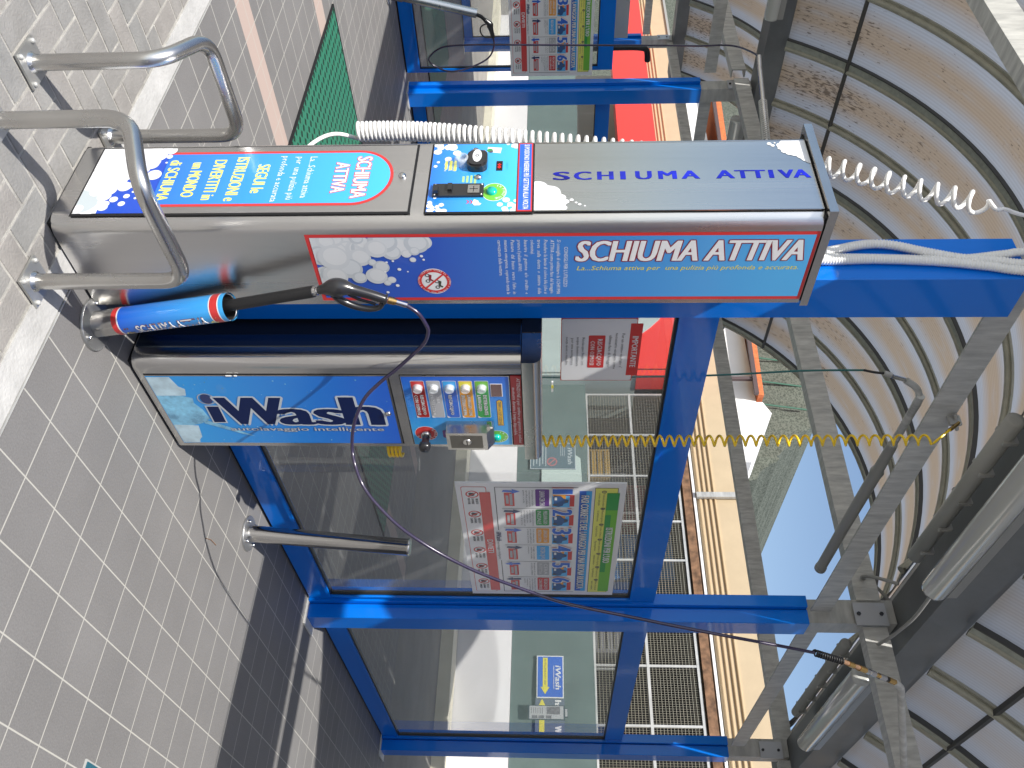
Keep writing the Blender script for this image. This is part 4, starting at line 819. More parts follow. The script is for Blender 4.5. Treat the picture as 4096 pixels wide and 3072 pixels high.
# ================================================================== LANCE HOLDERS
fh = thing('lance_holder', (2.033, 1.842, 0), 'leaning lance tube with blue foam sticker beside the steel column', 'lance holder')
b0 = Vector((2.031, 1.845, .014)); b1 = Vector((1.918, 1.815, .500)); dr_ = (b1-b0).normalized(); L = (b1-b0).length
obj('flange', MB().lathe((2.031, 1.843, .001), (0, 0, 1), [(0, .088), (.007, .088), (.009, .086)], mat('flange_steel', (.42, .42, .41), .38, .85, var=.1), 36), fh)
tb_ = obj('tube', MB().lathe(b0-dr_*.01, dr_, [(0, .044), (.10, .044), (L, .044), (L+.002, .043), (L+.002, .040), (L-.01, .0395)], STEELH, 36, cap=False), fh)
obj('bore', MB().lathe(b0, dr_, [(L-.01, .0393), (.12, .0393), (.119, .0001)], mat('bore_shade', (.03, .028, .026), .6), 30, cap=False), fh)  # shade inside the tube is put into this near-black lining
obj('sleeve_sticker', MB().lathe(b0, dr_, [(.085, .0447), (L-.004, .0447)], ramp_z('sleeve_gradient', .08, .48, (.012, .09, .60), (.05, .42, .88)), 36, cap=False), fh)
for t0, t1, mm, e in ((.085, .105, REDP, .0451), (.105, .110, WHITEP, .0452), (L-.052, L-.022, REDP, .0451), (L-.024, L-.020, WHITEP, .0452), (L-.055, L-.051, WHITEP, .0452)): obj('ring_band', MB().lathe(b0, dr_, [(t0, e), (t1, e)], mm, 36, cap=False), fh)
# lettering wrapped round the tube, running upwards
ex = Vector((math.cos(R(-62)), math.sin(R(-62)), 0)); ex = (ex-dr_*ex.dot(dr_)).normalized(); ey = dr_.cross(ex)
mb = MB()
def wrap(t, s0, wd, h, ang, m, e, off=.02, outline=None):
    for kk, (mm, oo, ee) in enumerate([(outline, off+.045, e), (m, off, e+.0004)] if outline else [(m, off, e)]):
        vs, fs = glyphs(t, 0, .15, 4); xs = [p[0] for p in vs]; x0, x1 = min(xs), max(xs); D = (oo-off)*h*.7+off*h*.5
        for q in range(8 if kk == 0 and outline else 3):
            dx, dy = ((math.cos(q*.785)*D, math.sin(q*.785)*D) if kk == 0 and outline else ((q-1)*off*h*1.3, 0)); out = []
            for x, y in vs:
                s_ = s0+(x-x0)/(x1-x0)*wd+dx; th = ang-(y/.729*h+dy)/.045; out.append(b0+dr_*s_+(ex*math.cos(th)+ey*math.sin(th))*(ee+q*.00004))
            mb.add(out, fs, mm)
wrap('SCHIUMA ATTIVA', .165, .255, .036, .02, WHITEP, .0456, .03, mat('dark_red_print'))
wrap('IL', .118, .028, .03, .0, YELP, .0456, .02, mat('dark_red_print'))
out = [b0+dr_*s_+(ex*math.cos(th)+ey*math.sin(th))*.0458 for s_, th in ((.430, -.1), (.455, .05), (.462, -.6))]; mb.add(out, [(0, 1, 2)], YELP)
obj('lettering', mb, fh)
for a in (20, 140, 260): obj('bolt', MB().lathe((2.031+.07*math.cos(R(a)), 1.843+.07*math.sin(R(a)), .010), (0, 0, 1), [(0, .008), (.005, .008), (.010, .004)], STEELP, 8), fh)
# lance with pistol
ln = thing('foam_lance', (1.9, 1.81, .5), 'black foam lance and pistol standing in the blue stickered tube', 'lance')
q0 = b0+dr_*(L-.14); q1 = Vector((1.834, 1.797, .782))
obj('lance_tube', MB().tube([q0, q0*.4+q1*.6, q1], .0185, BLACK, 20), ln)
obj('swivel', MB().tube([q1, Vector((1.829, 1.796, .802))], .011, STEELP, 14, rs=[.014, .009]).tube([(1.832, 1.797, .786), (1.830, 1.797, .793)], .0165, STEELP, 6), ln)
gp = spline([(1.829, 1.797, .798), (1.824, 1.797, .818), (1.818, 1.797, .845), (1.818, 1.797, .878), (1.828, 1.797, .905), (1.848, 1.798, .950), (1.866, 1.799, .985), (1.873, 1.800, .998)], 6)
rs = []
for i in range(len(gp)): t = i/(len(gp)-1); rs.append(.013+.014*math.exp(-((t-.33)/.16)**2)+.003*math.sin(t*3)+(.004 if t > .93 else 0))
obj('pistol_body', MB().tube(gp, .02, BLACKP, 18, rs=rs), ln)
tg = spline([(1.846, 1.797, .842), (1.875, 1.797, .862), (1.900, 1.797, .900), (1.912, 1.798, .940), (1.906, 1.799, .972), (1.886, 1.80, .985)], 6)
obj('trigger_guard', MB().tube(tg, .008, BLACKP, 10, rs=[.013-.005*(i/len(tg)) for i in range(len(tg))]), ln)
obj('trigger', MB().tube(spline([(1.846, 1.797, .885), (1.868, 1.797, .915), (1.885, 1.798, .950), (1.892, 1.798, .962)], 5), .005, BLACKP, 8), ln)
obj('coupling', MB().tube([(1.875, 1.80, 1.003), (1.882, 1.80, 1.022)], .0135, BRASS, 6).tube([(1.882, 1.80, 1.022), (1.884, 1.80, 1.027)], .010, BRASS, 12).tube([(1.884, 1.80, 1.027), (1.898, 1.80, 1.058)], .0095, STEELP, 14), ln)
# hose from the pistol to the swinging arm
HP = [(1.896, 1.8, 1.053), (1.925, 1.79, 1.091), (1.968, 1.78, 1.112), (2.003, 1.78, 1.114), (2.058, 1.775, 1.09), (2.153, 1.765, 1.005), (2.221, 1.75, .93), (2.278, 1.72, .869), (2.368, 1.68, .825), (2.462, 1.65, .806), (2.497, 1.6, .817), (2.548, 1.55, .842), (2.583, 1.5, .887), (2.634, 1.44, .966), (2.677, 1.4, 1.044), (2.739, 1.37, 1.137), (2.79, 1.34, 1.242), (2.833, 1.31, 1.366), (2.889, 1.28, 1.52), (2.907, 1.26, 1.634), (2.95, 1.25, 1.78), (2.976, 1.23, 1.934), (3.015, 1.21, 2.125), (3.066, 1.2, 2.304), (3.119, 1.19, 2.475)]
hs = thing('foam_hose', (1.9, 1.8, 1.05), 'thin black violet hose sweeping from the pistol up to the roof arm', 'hose')
obj('tube', MB().tube(spline(HP, 6), .0062, HOSE, 10), hs)
e0, e1 = Vector((3.119, 1.19, 2.475)), Vector((3.201, 1.19, 2.599)); sp = MB(); pts_ = []
for i in range(121): t = i/120; c_ = e0.lerp(e1, t); a = t*2*math.pi*12; pts_.append(c_+Vector((math.cos(a)*.8, math.sin(a), math.cos(a)*-.55))*.011)
obj('kink_spring', sp.tube(pts_, .0035, BLACK, 6), hs)
f0, f1 = e1, Vector((3.420, 1.19, 2.862)); fm = MB(); dd = (f1-f0)
for k, (a, b, r, mm) in enumerate(((0, .10, .009, RUST), (.10, .20, .012, BRASS), (.20, .30, .009, RUST), (.30, .42, .013, BRASS), (.42, .50, .010, STEELP), (.50, .60, .0125, STEELP), (.60, .68, .009, BRASS), (.68, .80, .013, STEELP), (.80, .86, .010, BLACK), (.86, 1, .0125, BRASS))): fm.tube([f0+dd*a, f0+dd*b], r, mm, 6 if k % 2 else 10)
obj('coupling', fm, hs)
ar = thing('swing_arm', (3.924, 1.0, 3.01), 'grey steel swinging hose arm under the near roof at lower right', 'arm')
obj('pipe', MB().tube(fillet([(3.415, 1.19, 2.858), (3.47, 1.185, 2.90), (3.50, 1.17, 2.905), (3.93, .99, 3.01), (5.0, -.60, 3.30)], .04), .0145, GALVX, 14), ar)
obj('pivot', MB().lathe((5.0, -.60, 3.30), (0, 0, 1), [(-.03, .03), (.06, .03)], GALV, 14), ar)
# second arm with green hose, behind the glass wall
a2 = thing('swing_arm', (5.0, 2.45, 3.2), 'dark steel swinging arm just behind the middle tie beam, green hose hanging from it', 'arm')
obj('pipe', MB().tube(fillet([(3.115, 2.47, 3.128), (3.15, 2.45, 3.19), (3.20, 2.42, 3.205), (3.60, 2.426, 3.2)], .04), .016, GALVX, 14).tube([(3.14+.03, 2.421, 3.2), (3.571, 2.426, 3.2)], .0185, GALVX, 14), a2)
obj('spring_sleeve', MB().tube([(3.571, 2.426, 3.2), (3.60, 2.426, 3.2), (3.80, 2.429, 3.2), (3.826, 2.429, 3.2), (3.86, 2.43, 3.2), (4.469, 2.445, 3.2), (4.97, 2.45, 3.2)], .03, LUMB, 16, rs=[.024, .026, .028, .036, .032, .032, .032]), a2)
obj('end_cap', MB().lathe((4.97, 2.45, 3.2), (1, 0, 0), [(0, .036), (.03, .036), (.035, .02)], LUMB, 14), a2)
gh = thing('green_hose', (3.1, 2.5, 3.0), 'thin green hose hanging behind the tall post from the dark arm', 'hose')
obj('tube', MB().tube(spline([(3.139, 2.55, 2.963), (3.206, 2.6, 2.693), (3.304, 2.65, 2.275), (3.446, 2.75, 1.628), (3.5, 2.8, 1.2)], 5), .005, GHOSE, 8), gh)
obj('fitting', MB().tube(spline([(3.139, 2.55, 2.963), (3.118, 2.52, 3.0), (3.10, 2.5, 3.033)], 4), .006, BLACK, 8).tube([(3.10, 2.5, 3.033), (3.103, 2.49, 3.065)], .013, GALV, 8).tube([(3.104, 2.485, 3.068), (3.112, 2.472, 3.122)], .012, STEELP, 6), gh)
# ================================================================== COILED HOSES
def helix(path, dens, rad, n=14):
    P = spline(path, 14); out = []; ph = 0; acc = 0; tot = sum((P[i+1]-P[i]).length for i in range(len(P)-1)); done = 0
    for i in range(len(P)-1):
        seg = P[i+1]-P[i]; L_ = seg.length; T = seg.normalized(); a = T.orthogonal(); a = (Vector((1, 0, 0))-T*T.x).normalized(); b = T.cross(a)
        st = max(1, int(L_/(dens(done/tot)/n)+.5))
        for k in range(st):
            t = k/st; q = (done+L_*t)/tot; out.append(P[i]+seg*t+(a*math.cos(ph)+b*math.sin(ph))*rad(q)); ph += 2*math.pi*(L_/st)/dens(q)
        done += L_
    return out
yc = thing('yellow_coil_hose', (2.93, 2.0, 1.46), 'yellow spiral hose hanging behind the wash column from the rail', 'hose')
h_ = helix([(2.935, 2.005, 1.40), (2.931, 2.0, 1.461), (2.925, 2.0, 2.0), (2.918, 2.0, 2.6), (2.911, 2.0, 3.04)], lambda q: .034+.016*q, lambda q: .0215-.001*q)
obj('coil', MB().tube(h_, .0052, YCOIL, 8), yc)
h2 = helix([(2.985, 2.0, .81), (2.985, 2.0, .875)], lambda q: .016, lambda q: .036)
obj('coil_end', MB().tube(h2, .0062, YCOIL, 8), yc)
obj('tail', MB().tube(spline([h_[-1], (2.935, 2.0, 3.06), (2.93, 2.03, 3.10), (2.925, 2.06, 3.14)], 5), .0052, YCOIL, 8).tube([(2.925, 2.06, 3.14), (2.93, 2.10, 3.19)], .008, BRASS, 8), yc)
obj('hook', MB().tube([(2.90, 2.12, 3.17), (2.98, 2.10, 3.20)], .008, GALV, 8).box(2.925, 2.94, 2.09, 2.135, 3.15, 3.20, GALV), yc)
wc = thing('white_coil_hose', (1.9, 2.7, .78), 'white spiral hose hanging behind the foam column, reappearing above its top', 'hose')
h3 = helix([(1.90, 2.695, .775), (1.90, 2.69, 1.0), (1.90, 2.64, 1.35), (1.90, 2.57, 1.75), (1.88, 2.46, 2.2), (1.85, 2.39, 2.44), (1.80, 2.228, 2.624), (1.76, 2.106, 2.778), (1.745, 2.06, 2.81)], lambda q: .0158+.036*min(1, max(0, q-.10)*1.45), lambda q: .031-.002*q)
obj('coil', MB().tube(h3, .0074, WCOIL, 8), wc)
obj('lower_tail', MB().tube(spline([h3[0], (1.885, 2.66, .70), (1.88, 2.60, .63), (1.87, 2.45, .58), (1.86, 2.3, .60)], 6), .0075, WCOIL, 8), wc)
obj('upper_tail', MB().tube(spline([h3[-1], (1.75, 2.05, 2.85), (1.78, 2.085, 2.90), (1.83, 2.12, 2.975), (1.95, 2.20, 3.20), (2.10, 2.30, 3.53)], 6), .0065, WCOIL, 8), wc)
# white corrugated conduits up the tall post
def corr(path, r, label):
    P = spline(path, 10); Q = []; rs = []
    for i in range(len(P)-1):
        n = max(2, int((P[i+1]-P[i]).length/.0022))
        for k in range(n): Q.append(P[i].lerp(P[i+1], k/n))
    rs = [r+(.0013 if (i//2) % 2 else -.0013) for i in range(len(Q))]
    tag(obj('conduit', MB().tube(Q, r, WHITE, 12, rs=rs), origin=Q[0]), label, 'conduit', 'white corrugated conduits on the tall post')
corr([(1.95, 2.15, 2.30), (1.99, 2.160, 2.36), (2.03, 2.168, 2.423), (2.035, 2.206, 2.566), (2.035, 2.205, 2.658), (2.035, 2.170, 2.765), (2.035, 2.137, 2.879), (2.035, 2.122, 2.998), (2.035, 2.105, 3.10), (2.03, 2.09, 3.4)], .0150, 'white corrugated conduit that bows outward to the left on the tall post')
corr([(1.97, 2.12, 2.30), (2.01, 2.128, 2.36), (2.038, 2.133, 2.417), (2.038, 2.137, 2.60), (2.038, 2.125, 2.80), (2.038, 2.103, 2.95), (2.038, 2.078, 3.08), (2.03, 2.05, 3.4)], .0150, 'white corrugated conduit running straight up the tall post, nearest the right edge')
corr([(1.99, 2.145, 2.30), (2.03, 2.146, 2.38), (2.042, 2.148, 2.6), (2.042, 2.140, 2.85), (2.03, 2.15, 3.02), (2.03, 2.16, 3.10), (2.03, 2.15, 3.4)], .0135, 'white corrugated conduit partly hidden between the other two')
# ================================================================== BOLLARD
bo = thing('bollard', (3.735, 1.99, 0), 'slim stainless steel stub post on a round flange by the glass wall', 'bollard')
obj('flange', MB().lathe((3.735, 1.988, .001), (0, 0, 1), [(0, .088), (.007, .088), (.009, .086)], mat('flange_steel'), 36), bo)
obj('tube', MB().lathe((3.735, 1.988, .010), (.06, -.055, 1), [(0, .041), (.02, .041), (.79, .041), (.79, .0425), (.80, .0425), (.803, .040)], STEELP, 36), bo)
for a in (60, 150, 240, 330): obj('bolt', MB().lathe((3.735+.068*math.cos(R(a)), 1.988+.068*math.sin(R(a)), .010), (0, 0, 1), [(0, .009), (.006, .009), (.016, .005), (.018, 0)], STEELP, 10), bo)
# ================================================================== FAR LANCE (left)
fh2 = thing('lance_holder', (3.75, 7.62, 0), 'plain leaning steel lance tube in front of the far left glass', 'lance holder')
obj('tube', MB().tube([(3.90, 7.60, .10), (4.085, 7.60, .81)], .042, STEELH, 24), fh2); obj('flange', MB().lathe((3.88, 7.60, .001), (0, 0, 1), [(0, .09), (.008, .09)], mat('flange_steel'), 30), fh2)
obj('stem', MB().cyl((3.885, 7.60, .01), (3.915, 7.60, .14), .045, STEELH), fh2)
l2 = thing('wash_lance', (4.1, 7.6, .8), 'black wash lance pistol hanging over in the plain steel tube at far left', 'lance')
obj('lance_tube', MB().tube([(4.06, 7.6, .72), (4.115, 7.6, .85), (4.16, 7.6, .895)], .017, BLACK, 12), l2)
obj('pistol_body', MB().tube(spline([(4.15, 7.6, .885), (4.19, 7.6, .925), (4.215, 7.6, .93), (4.26, 7.6, .94), (4.325, 7.6, .953)], 5), .02, BLACKP, 12, rs=[.02+.012*math.exp(-((i-8)/5)**2) for i in range(21)]), l2)
obj('trigger_guard', MB().tube(spline([(4.19, 7.6, .89), (4.215, 7.6, .845), (4.27, 7.6, .835), (4.32, 7.6, .87), (4.325, 7.6, .935)], 5), .007, BLACKP, 8), l2)
HP2 = [(4.331, 7.6, .953), (4.413, 7.6, .956), (4.528, 7.6, .904), (4.61, 7.6, .775), (4.667, 7.6, .614), (4.673, 7.6, .488), (4.62, 7.6, .368), (4.559, 7.6, .312), (4.489, 7.58, .338), (4.407, 7.55, .426), (4.359, 7.52, .539), (4.282, 7.4, .808), (4.23, 7.3, 1.109), (4.131, 7.1, 1.828), (4.001, 6.85, 2.496), (3.951, 6.75, 2.765), (3.781, 6.45, 2.89), (3.729, 6.32, 3.015), (3.695, 6.22, 3.069), (3.68, 6.12, 3.107)]
hh2 = thing('wash_hose', (4.33, 7.6, .95), 'thin black hose looping below the far left pistol and rising to its arm', 'hose')
obj('tube', MB().tube(spline(HP2[:16]+[(3.86, 6.6, 2.93), (3.79, 6.45, 3.02), (3.70, 6.22, 3.075), (3.665, 6.10, 3.105)], 6), .0085, HOSE, 8), hh2)
am = thing('swing_arm', (5.0, 5.0, 3.2), 'pale steel arm with spring sleeve at far left carrying the looping hose', 'arm')
obj('pipe', MB().tube([(3.655, 6.09, 3.105), (3.70, 6.0, 3.105), (3.85, 5.72, 3.12), (4.6, 4.5, 3.2)], .018, STEELH, 12), am)
sp = MB(); pts_ = []
for i in range(260): t = i/259; c_ = Vector((3.83, 5.757, 3.115)).lerp(Vector((3.99, 5.48, 3.13)), t); a = t*2*math.pi*20; pts_.append(c_+Vector((.5*math.cos(a), -.2*math.cos(a), math.sin(a)))*.028)
obj('spring_sleeve', sp.tube(pts_, .0075, GALV, 6), am)
# ================================================================== GREEN DRAIN MATS
def gratemat():
    mt = mat('green_grating', (.010, .115, .055), .55); n = mt.node_tree.nodes; l = mt.node_tree.links; p = n['Principled BSDF']
    g = n.new('ShaderNodeNewGeometry'); s = n.new('ShaderNodeSeparateXYZ'); l.new(g.outputs['Position'], s.inputs[0])
    def M(op, a, b=None):
        q = n.new('ShaderNodeMath'); q.operation = op
        for i, v in enumerate((a, b)):
            if v is None: continue
            if isinstance(v, (int, float)): q.inputs[i].default_value = v
            else: l.new(v, q.inputs[i])
        return q.outputs[0]
    P_ = .075
    row = M('FLOOR', M('DIVIDE', s.outputs[0], P_)); fx = M('FRACT', M('DIVIDE', s.outputs[0], P_)); fy = M('FRACT', M('ADD', M('DIVIDE', s.outputs[1], P_*.8), M('MULTIPLY', M('MODULO', row, 2), .5)))
    hole = M('LESS_THAN', M('ADD', M('ABSOLUTE', M('SUBTRACT', fx, .5)), M('ABSOLUTE', M('SUBTRACT', fy, .5))), .36)
    mx = n.new('ShaderNodeMix'); mx.data_type = 'RGBA'; l.new(hole, mx.inputs[0]); mx.inputs[6].default_value = (.022, .165, .10, 1); mx.inputs[7].default_value = (.002, .028, .014, 1); l.new(mx.outputs[2], p.inputs['Base Color'])
    b = n.new('ShaderNodeBump'); b.invert = True; b.inputs['Strength'].default_value = .8; b.inputs['Distance'].default_value = .012; l.new(hole, b.inputs['Height']); l.new(b.outputs[0], p.inputs['Normal']); return mt
GRATE = gratemat()
dm = thing('drain_grating', (4.9, 4.6, 0), 'green plastic grating set in the tiled floor of the middle lane', 'grating', 'green gratings in the lanes')
obj('grating', MB().box(2.945, 6.80, 3.62, 5.60, .001, .012, GRATE), dm); obj('frame', MB().box(2.93, 2.944, 3.61, 5.61, .001, .014, DARK).box(2.93, 6.81, 5.601, 5.615, .001, .014, DARK).box(2.93, 6.81, 3.605, 3.619, .001, .014, DARK), dm)
c = copy_tree(dm); c.location.y += 5.8; c['label'] = 'green plastic grating in the far left lane seen through its glass'
# ================================================================== POSTERS AND NOTICE
def poster():
    t = thing('instruction_poster', (3.52, 2.165, 1.037), 'large instruction poster with numbered wash steps on the near glass, one end against the post', 'poster', 'instruction posters on the glass walls')
    W_, H_ = 1.262, .832
    obj('sheet', MB().box(3.52, 3.52+W_, 2.158, 2.166, 1.037, 1.037+H_, WHITEP), t)
    g = Gfx((3.52, 2.158, 1.037), (1, 0, 0), (0, 0, 1), (0, -1, 0), .0008)
    g.rrect(.035, .025, 1.225, .15, .012, REDP, 1); g.rrect(.038, .028, 1.222, .147, .011, WHITEP, 2)
    g.rect(.085, .113, 1.205, .168, REDP, 3); g.text('DIVIETI', .575, .126, .15, .032, WHITEP, 4, off=.03)
    g.text('iWash', .49, .178, .10, .028, NAVY, 3, off=.04, shear=.2); g.text('autolavaggio intelligente', .60, .180, .20, .014, DGREY, 3, res=1)
    for a, b in ((.04, .47), (.82, 1.22)): g.rect(a, .190, b, .194, DGREY, 1)
    g.rect(.037, .19, .041, .60, DGREY, 1); g.rect(1.22, .19, 1.224, .60, DGREY, 1)
    g.rect(.07, .607, 1.205, .668, BLUP, 1); g.rect(.07, .640, 1.205, .668, SKYP, 2); g.text('FASI CORRETTE DEL LAVAGGIO PER UNA BUONA RIUSCITA', .11, .617, 1.06, .041, WHITEP, 3, off=.035, outline=NAVY, oo=.03, res=2)
    g.rect(.04, .682, 1.222, .795, DGREY, 1); g.rect(.043, .685, 1.219, .792, YEL2, 2); g.rect(.085, .742, 1.205, .803, LGRN, 3); g.rect(.30, .742, .95, .772, GRNP, 4); g.rect(.085, .742, .25, .803, GRNP, 5); g.text("ISTRUZIONI PER L'USO", .43, .753, .40, .038, WHITEP, 6, off=.035, res=2)
    x = .07
    for i, s_ in enumerate(('Posizionare la vettura al centro della pista', 'Munirsi di gettoni al cambiamonete', 'Prendere la lancia e la spazzola schiuma', "Inserire i gettoni nell'apposita gettoniera", 'Premere il programma richiesto', 'Premere il pulsante', 'Non si accettano reclami')):
        g.disc(.075+i*.163, .727, .012, DGREY, 3, 14); g.text(str(i+1), .070+i*.163, .720, .008, .014, YEL2, 4, res=1)
        h2 = len(s_)//2; g.text(s_[:h2], .09+i*.163, .723, .125, .012, DGREY, 3, off=0, res=0); g.text(s_[h2:], .09+i*.163, .701, .115, .012, DGREY, 3, off=0, res=0)
    cats = (('LAVACERCHI', '', PURP, True), ('PRELAVAGGIO', 'INIZIALE', GRNP, True), ('LAVAGGIO CON', 'SPAZZOLA SCHIUMA', ORG, True), ('RISCIACQUO', '', SKYP, True), ('CERA', 'PROTETTIVA', GREYP, False), ('RISCIACQUO', 'CON OSMOSI', REDP, False))
    bod = (('Detergente ad alta', 'composizione per la', 'specifica pulizia di', 'gomme e cerchi.'), ('Irrorazione a bassa', 'pressione sulla', 'carrozzeria con', 'detergente adatto ad', 'ogni tipo di sporco.'), ('Con schiuma attiva', 'per una pulizia più', 'profonda ed accurata.'), ('Lavaggio con acqua', 'addolcita ad alta', 'pressione.'), ('Irrorazione di cera', 'protettiva e brillante.'), ('Risciacquo finale con', 'acqua demineralizzata', 'per una asciugatura', 'senza aloni e', 'macchie.'))
    for i in range(6):
        x0 = .055+i*.196; t1, t2, mm, upw = cats[i]
        if i: g.rect(x0-.009, .22, x0-.006, .47, DGREY, 1)
        sc_ = mat('poster_sky', (.10, .45, .85), .35, coat=.3); g.rect(x0+.055, .478, x0+.165, .583, REDP, 1); g.rect(x0+.06, .473, x0+.172, .560, sc_, 2); g.rect(x0+.05, .478, x0+.09, .54, ORG, 3)
        g.poly([(x0+.06, .482), (x0+.075, .478), (x0+.155, .482), (x0+.165, .505), (x0+.155, .525), (x0+.135, .530), (x0+.125, .552), (x0+.10, .555), (x0+.085, .530), (x0+.06, .515)], mat('car_print', (.02, .09, .28), .35, coat=.3), 4)
        g.poly([(x0+.10, .535), (x0+.12, .535), (x0+.118, .550), (x0+.103, .550)], DGREY, 5); g.rect(x0+.072, .485, x0+.10, .497, WHITEP, 5); g.disc(x0+.145, .488, .012, DGREY, 5, 12)
        wn_ = .030 if i == 0 else .052; g.text(str(i+1), x0, .475, wn_, .105, BLUP, 5, off=.06, outline=WHITEP, oo=.05, res=2); g.text(str(i+1), x0-.002, .472, wn_+.004, .111, REDP, 4, off=.13, res=2)
        g.rrect(x0+.002, .39, x0+.165, .458, .006, mm, 1)
        if t2: g.text(t1, x0+.014, .428, .135, .022, WHITEP, 3, off=.02, res=1); g.text(t2, x0+.014, .398, .135, .020, WHITEP, 3, off=.02, res=1)
        else: g.text(t1, x0+.014, .410, .14, .028, WHITEP, 3, off=.02, res=1)
        for k, s_ in enumerate(bod[i]): g.text(s_, x0+.01, .372-k*.0145, min(.158, .0083*len(s_)), .0092, DGREY, 2, off=0, res=0)
        g.rect(x0+.035, .235, x0+.165, .285, REDP, 1); g.rect(x0+.045, .262, x0+.155, .276, GREYP, 2); g.rect(x0+.06, .243, x0+.14, .256, GREYP, 2)
        c_ = x0+.03; s2 = 1 if upw else -1; zc = .262
        g.poly([(c_-.022, zc-s2*.030), (c_-.004, zc-s2*.036), (c_-.002, zc+s2*.012), (c_+.012, zc+s2*.010), (c_-.008, zc+s2*.052), (c_-.030, zc+s2*.014), (c_-.018, zc+s2*.014)], NAVY if i % 2 else BLUP, 3)
        xx = .085+i*.196; g.ring(xx+.02, .078, .026, .033, REDP, 3, 22); g.poly([(xx+.005, .066), (xx+.012, .060), (xx+.038, .066), (xx+.036, .082), (xx+.026, .092), (xx+.010, .086)], DGREY, 3); g.poly([(xx-.002, .099), (xx+.003, .103), (xx+.042, .058), (xx+.037, .054)], REDP, 5)
        for k, s_ in enumerate(('VIETATO', 'LAVARE', ('MOTORI', 'CAMPER', 'TAPPETINI', 'QUAD', 'FURGONI', 'A SPRUZZO')[i])): g.text(s_, xx+.06, .092-k*.020, .055, .013, DGREY, 3, off=.03, res=0)
    obj('print', g.mb, t); return t
po = poster()
c = copy_tree(po); c.location = (3.69, 7.945, 1.092); c['label'] = 'instruction poster with numbered wash steps on the far left glass, crossed by a thin hose'
no = thing('white_notice', (2.35, 2.165, 1.54), 'small white notice headed IMPORTANTE on the glass beside the tall post', 'notice')
obj('sheet', MB().prism([(2.352, 1.541), (2.725, 1.541), (2.725, 1.828), (2.352, 1.828)], 2.160, 2.166, REDP, ax='y'), no)
g = Gfx((2.352, 2.160, 1.541), (1, 0, 0), (0, 0, 1), (0, -1, 0), .0006); g.rrect(.003, .003, .370, .284, .008, WHITEP, 1)
g.rect(.028, .262, .338, .308, REDP, 2); g.text('IMPORTANTE', .10, .2735, .185, .024, WHITEP, 3, off=.02, res=2)
for s_, a, wd, z in (("Per un ottimo risultato e'", .085, .205, .232), ('necessario eseguire come', .083, .215, .208), ('ultima fase di lavaggio:', .095, .195, .184)): g.text(s_, a, z, wd, .0125, DGREY, 3, off=.0, res=1)
g.rrect(.096, .106, .290, .170, .005, REDP, 2); g.text('RISCIACQUO', .117, .141, .16, .020, WHITEP, 3, off=.02, res=1); g.text('CON OSMOSI', .127, .114, .145, .018, WHITEP, 3, off=.02, res=1)
for s_, a, wd, z in (('Risciacquo finale con', .108, .165, .082), ('acqua demineralizzata', .105, .175, .061), ('per una asciugatura', .112, .160, .040), ('senza aloni e macchie.', .105, .170, .019)): g.text(s_, a, z, wd, .0110, DGREY, 3, off=0, res=1)
obj('print', g.mb, no)
tag(obj('hanging_tag', MB().box(2.726, 2.790, 2.150, 2.158, 1.505, 1.512, WHITE).box(2.745, 2.765, 2.149, 2.1499, 1.504, 1.513, YELP), origin=(2.75, 2.15, 1.5)), 'tiny white and yellow tag on the glass behind the wash column top', 'tag')
# signs on the green screen across the yard, one a glass reflection built solid
sg = thing('arrow_sign', (11.86, 4.1, 1.3), 'blue iWash sign with a yellow arrow on the green screen, far right bay', 'sign')
obj('board', MB().box(11.85, 11.868, 3.83, 4.42, 1.315, 1.69, WHITEP), sg)
g = Gfx((11.85, 4.42, 1.315), (0, -1, 0), (0, 0, 1), (-1, 0, 0), .0015); g.rect(.014, .014, .576, .361, BLUP, 1)
g.text('iWash', .14, .262, .33, .078, WHITEP, 2, off=.04, shear=.15); g.poly([(.03, .085), (.44, .085), (.44, .055), (.54, .118), (.44, .178), (.44, .152), (.03, .152)], YELP, 2); g.text('AUTOLAVAGGIO SELF', .05, .105, .36, .028, NAVY, 3, res=1); g.rect(.14, .235, .47, .242, WHITEP, 2)
obj('print', g.mb, sg)
s2 = thing('arrow_sign', (11.86, 3.5, 1.3), 'mirrored arrow sign reflected in the glass, built as a board beside the blue one', 'sign')
obj('board', MB().box(11.858, 11.870, 3.35, 3.82, 1.30, 1.70, mat('reflected_board', (.13, .16, .22), .5)), s2)  # reflection in the glass, painted as a solid board with reversed letters
g = Gfx((11.858, 3.82, 1.30), (0, -1, 0), (0, 0, 1), (-1, 0, 0), .0015); g.poly([(.0, .093), (.14, .02), (.14, .055), (.46, .055), (.46, .125), (.14, .125), (.14, .165)][::-1], YELP, 1); g.text('hsa', .02, .27, .17, .09, WHITEP, 1, off=.06); g.text('Wi', .36, .27, .10, .09, WHITEP, 1, off=.06); obj('print', g.mb, s2)
nb = thing('notice_board', (11.6, 3.55, 1.2), 'small framed notice board standing at the right of the arrow signs', 'board')
fr_ = mat('board_frame', (.03, .05, .07), .4); obj('frame', MB().box(11.78, 11.80, 3.52, 3.71, 1.205, 1.70, fr_).box(11.78, 11.80, 3.555, 3.675, 1.70, 1.74, fr_), nb)
g = Gfx((11.78, 3.71, 1.205), (0, -1, 0), (0, 0, 1), (-1, 0, 0), .0015); g.rect(.010, .018, .180, .478, GREYP, 1); g.rect(.02, .25, .12, .43, mat('photo_print', (.16, .15, .17), .5, var=.4, vscale=30), 2)
for v in (.05, .14, .24): g.rect(.135, v, .175, v+.075, mat('photo_print'), 2)
for k in range(6): g.rect(.03, .04+k*.03, .11, .046+k*.03, DGREY, 2)
g.rect(.045, .500, .145, .530, GREYP, 1); obj('print', g.mb, nb)
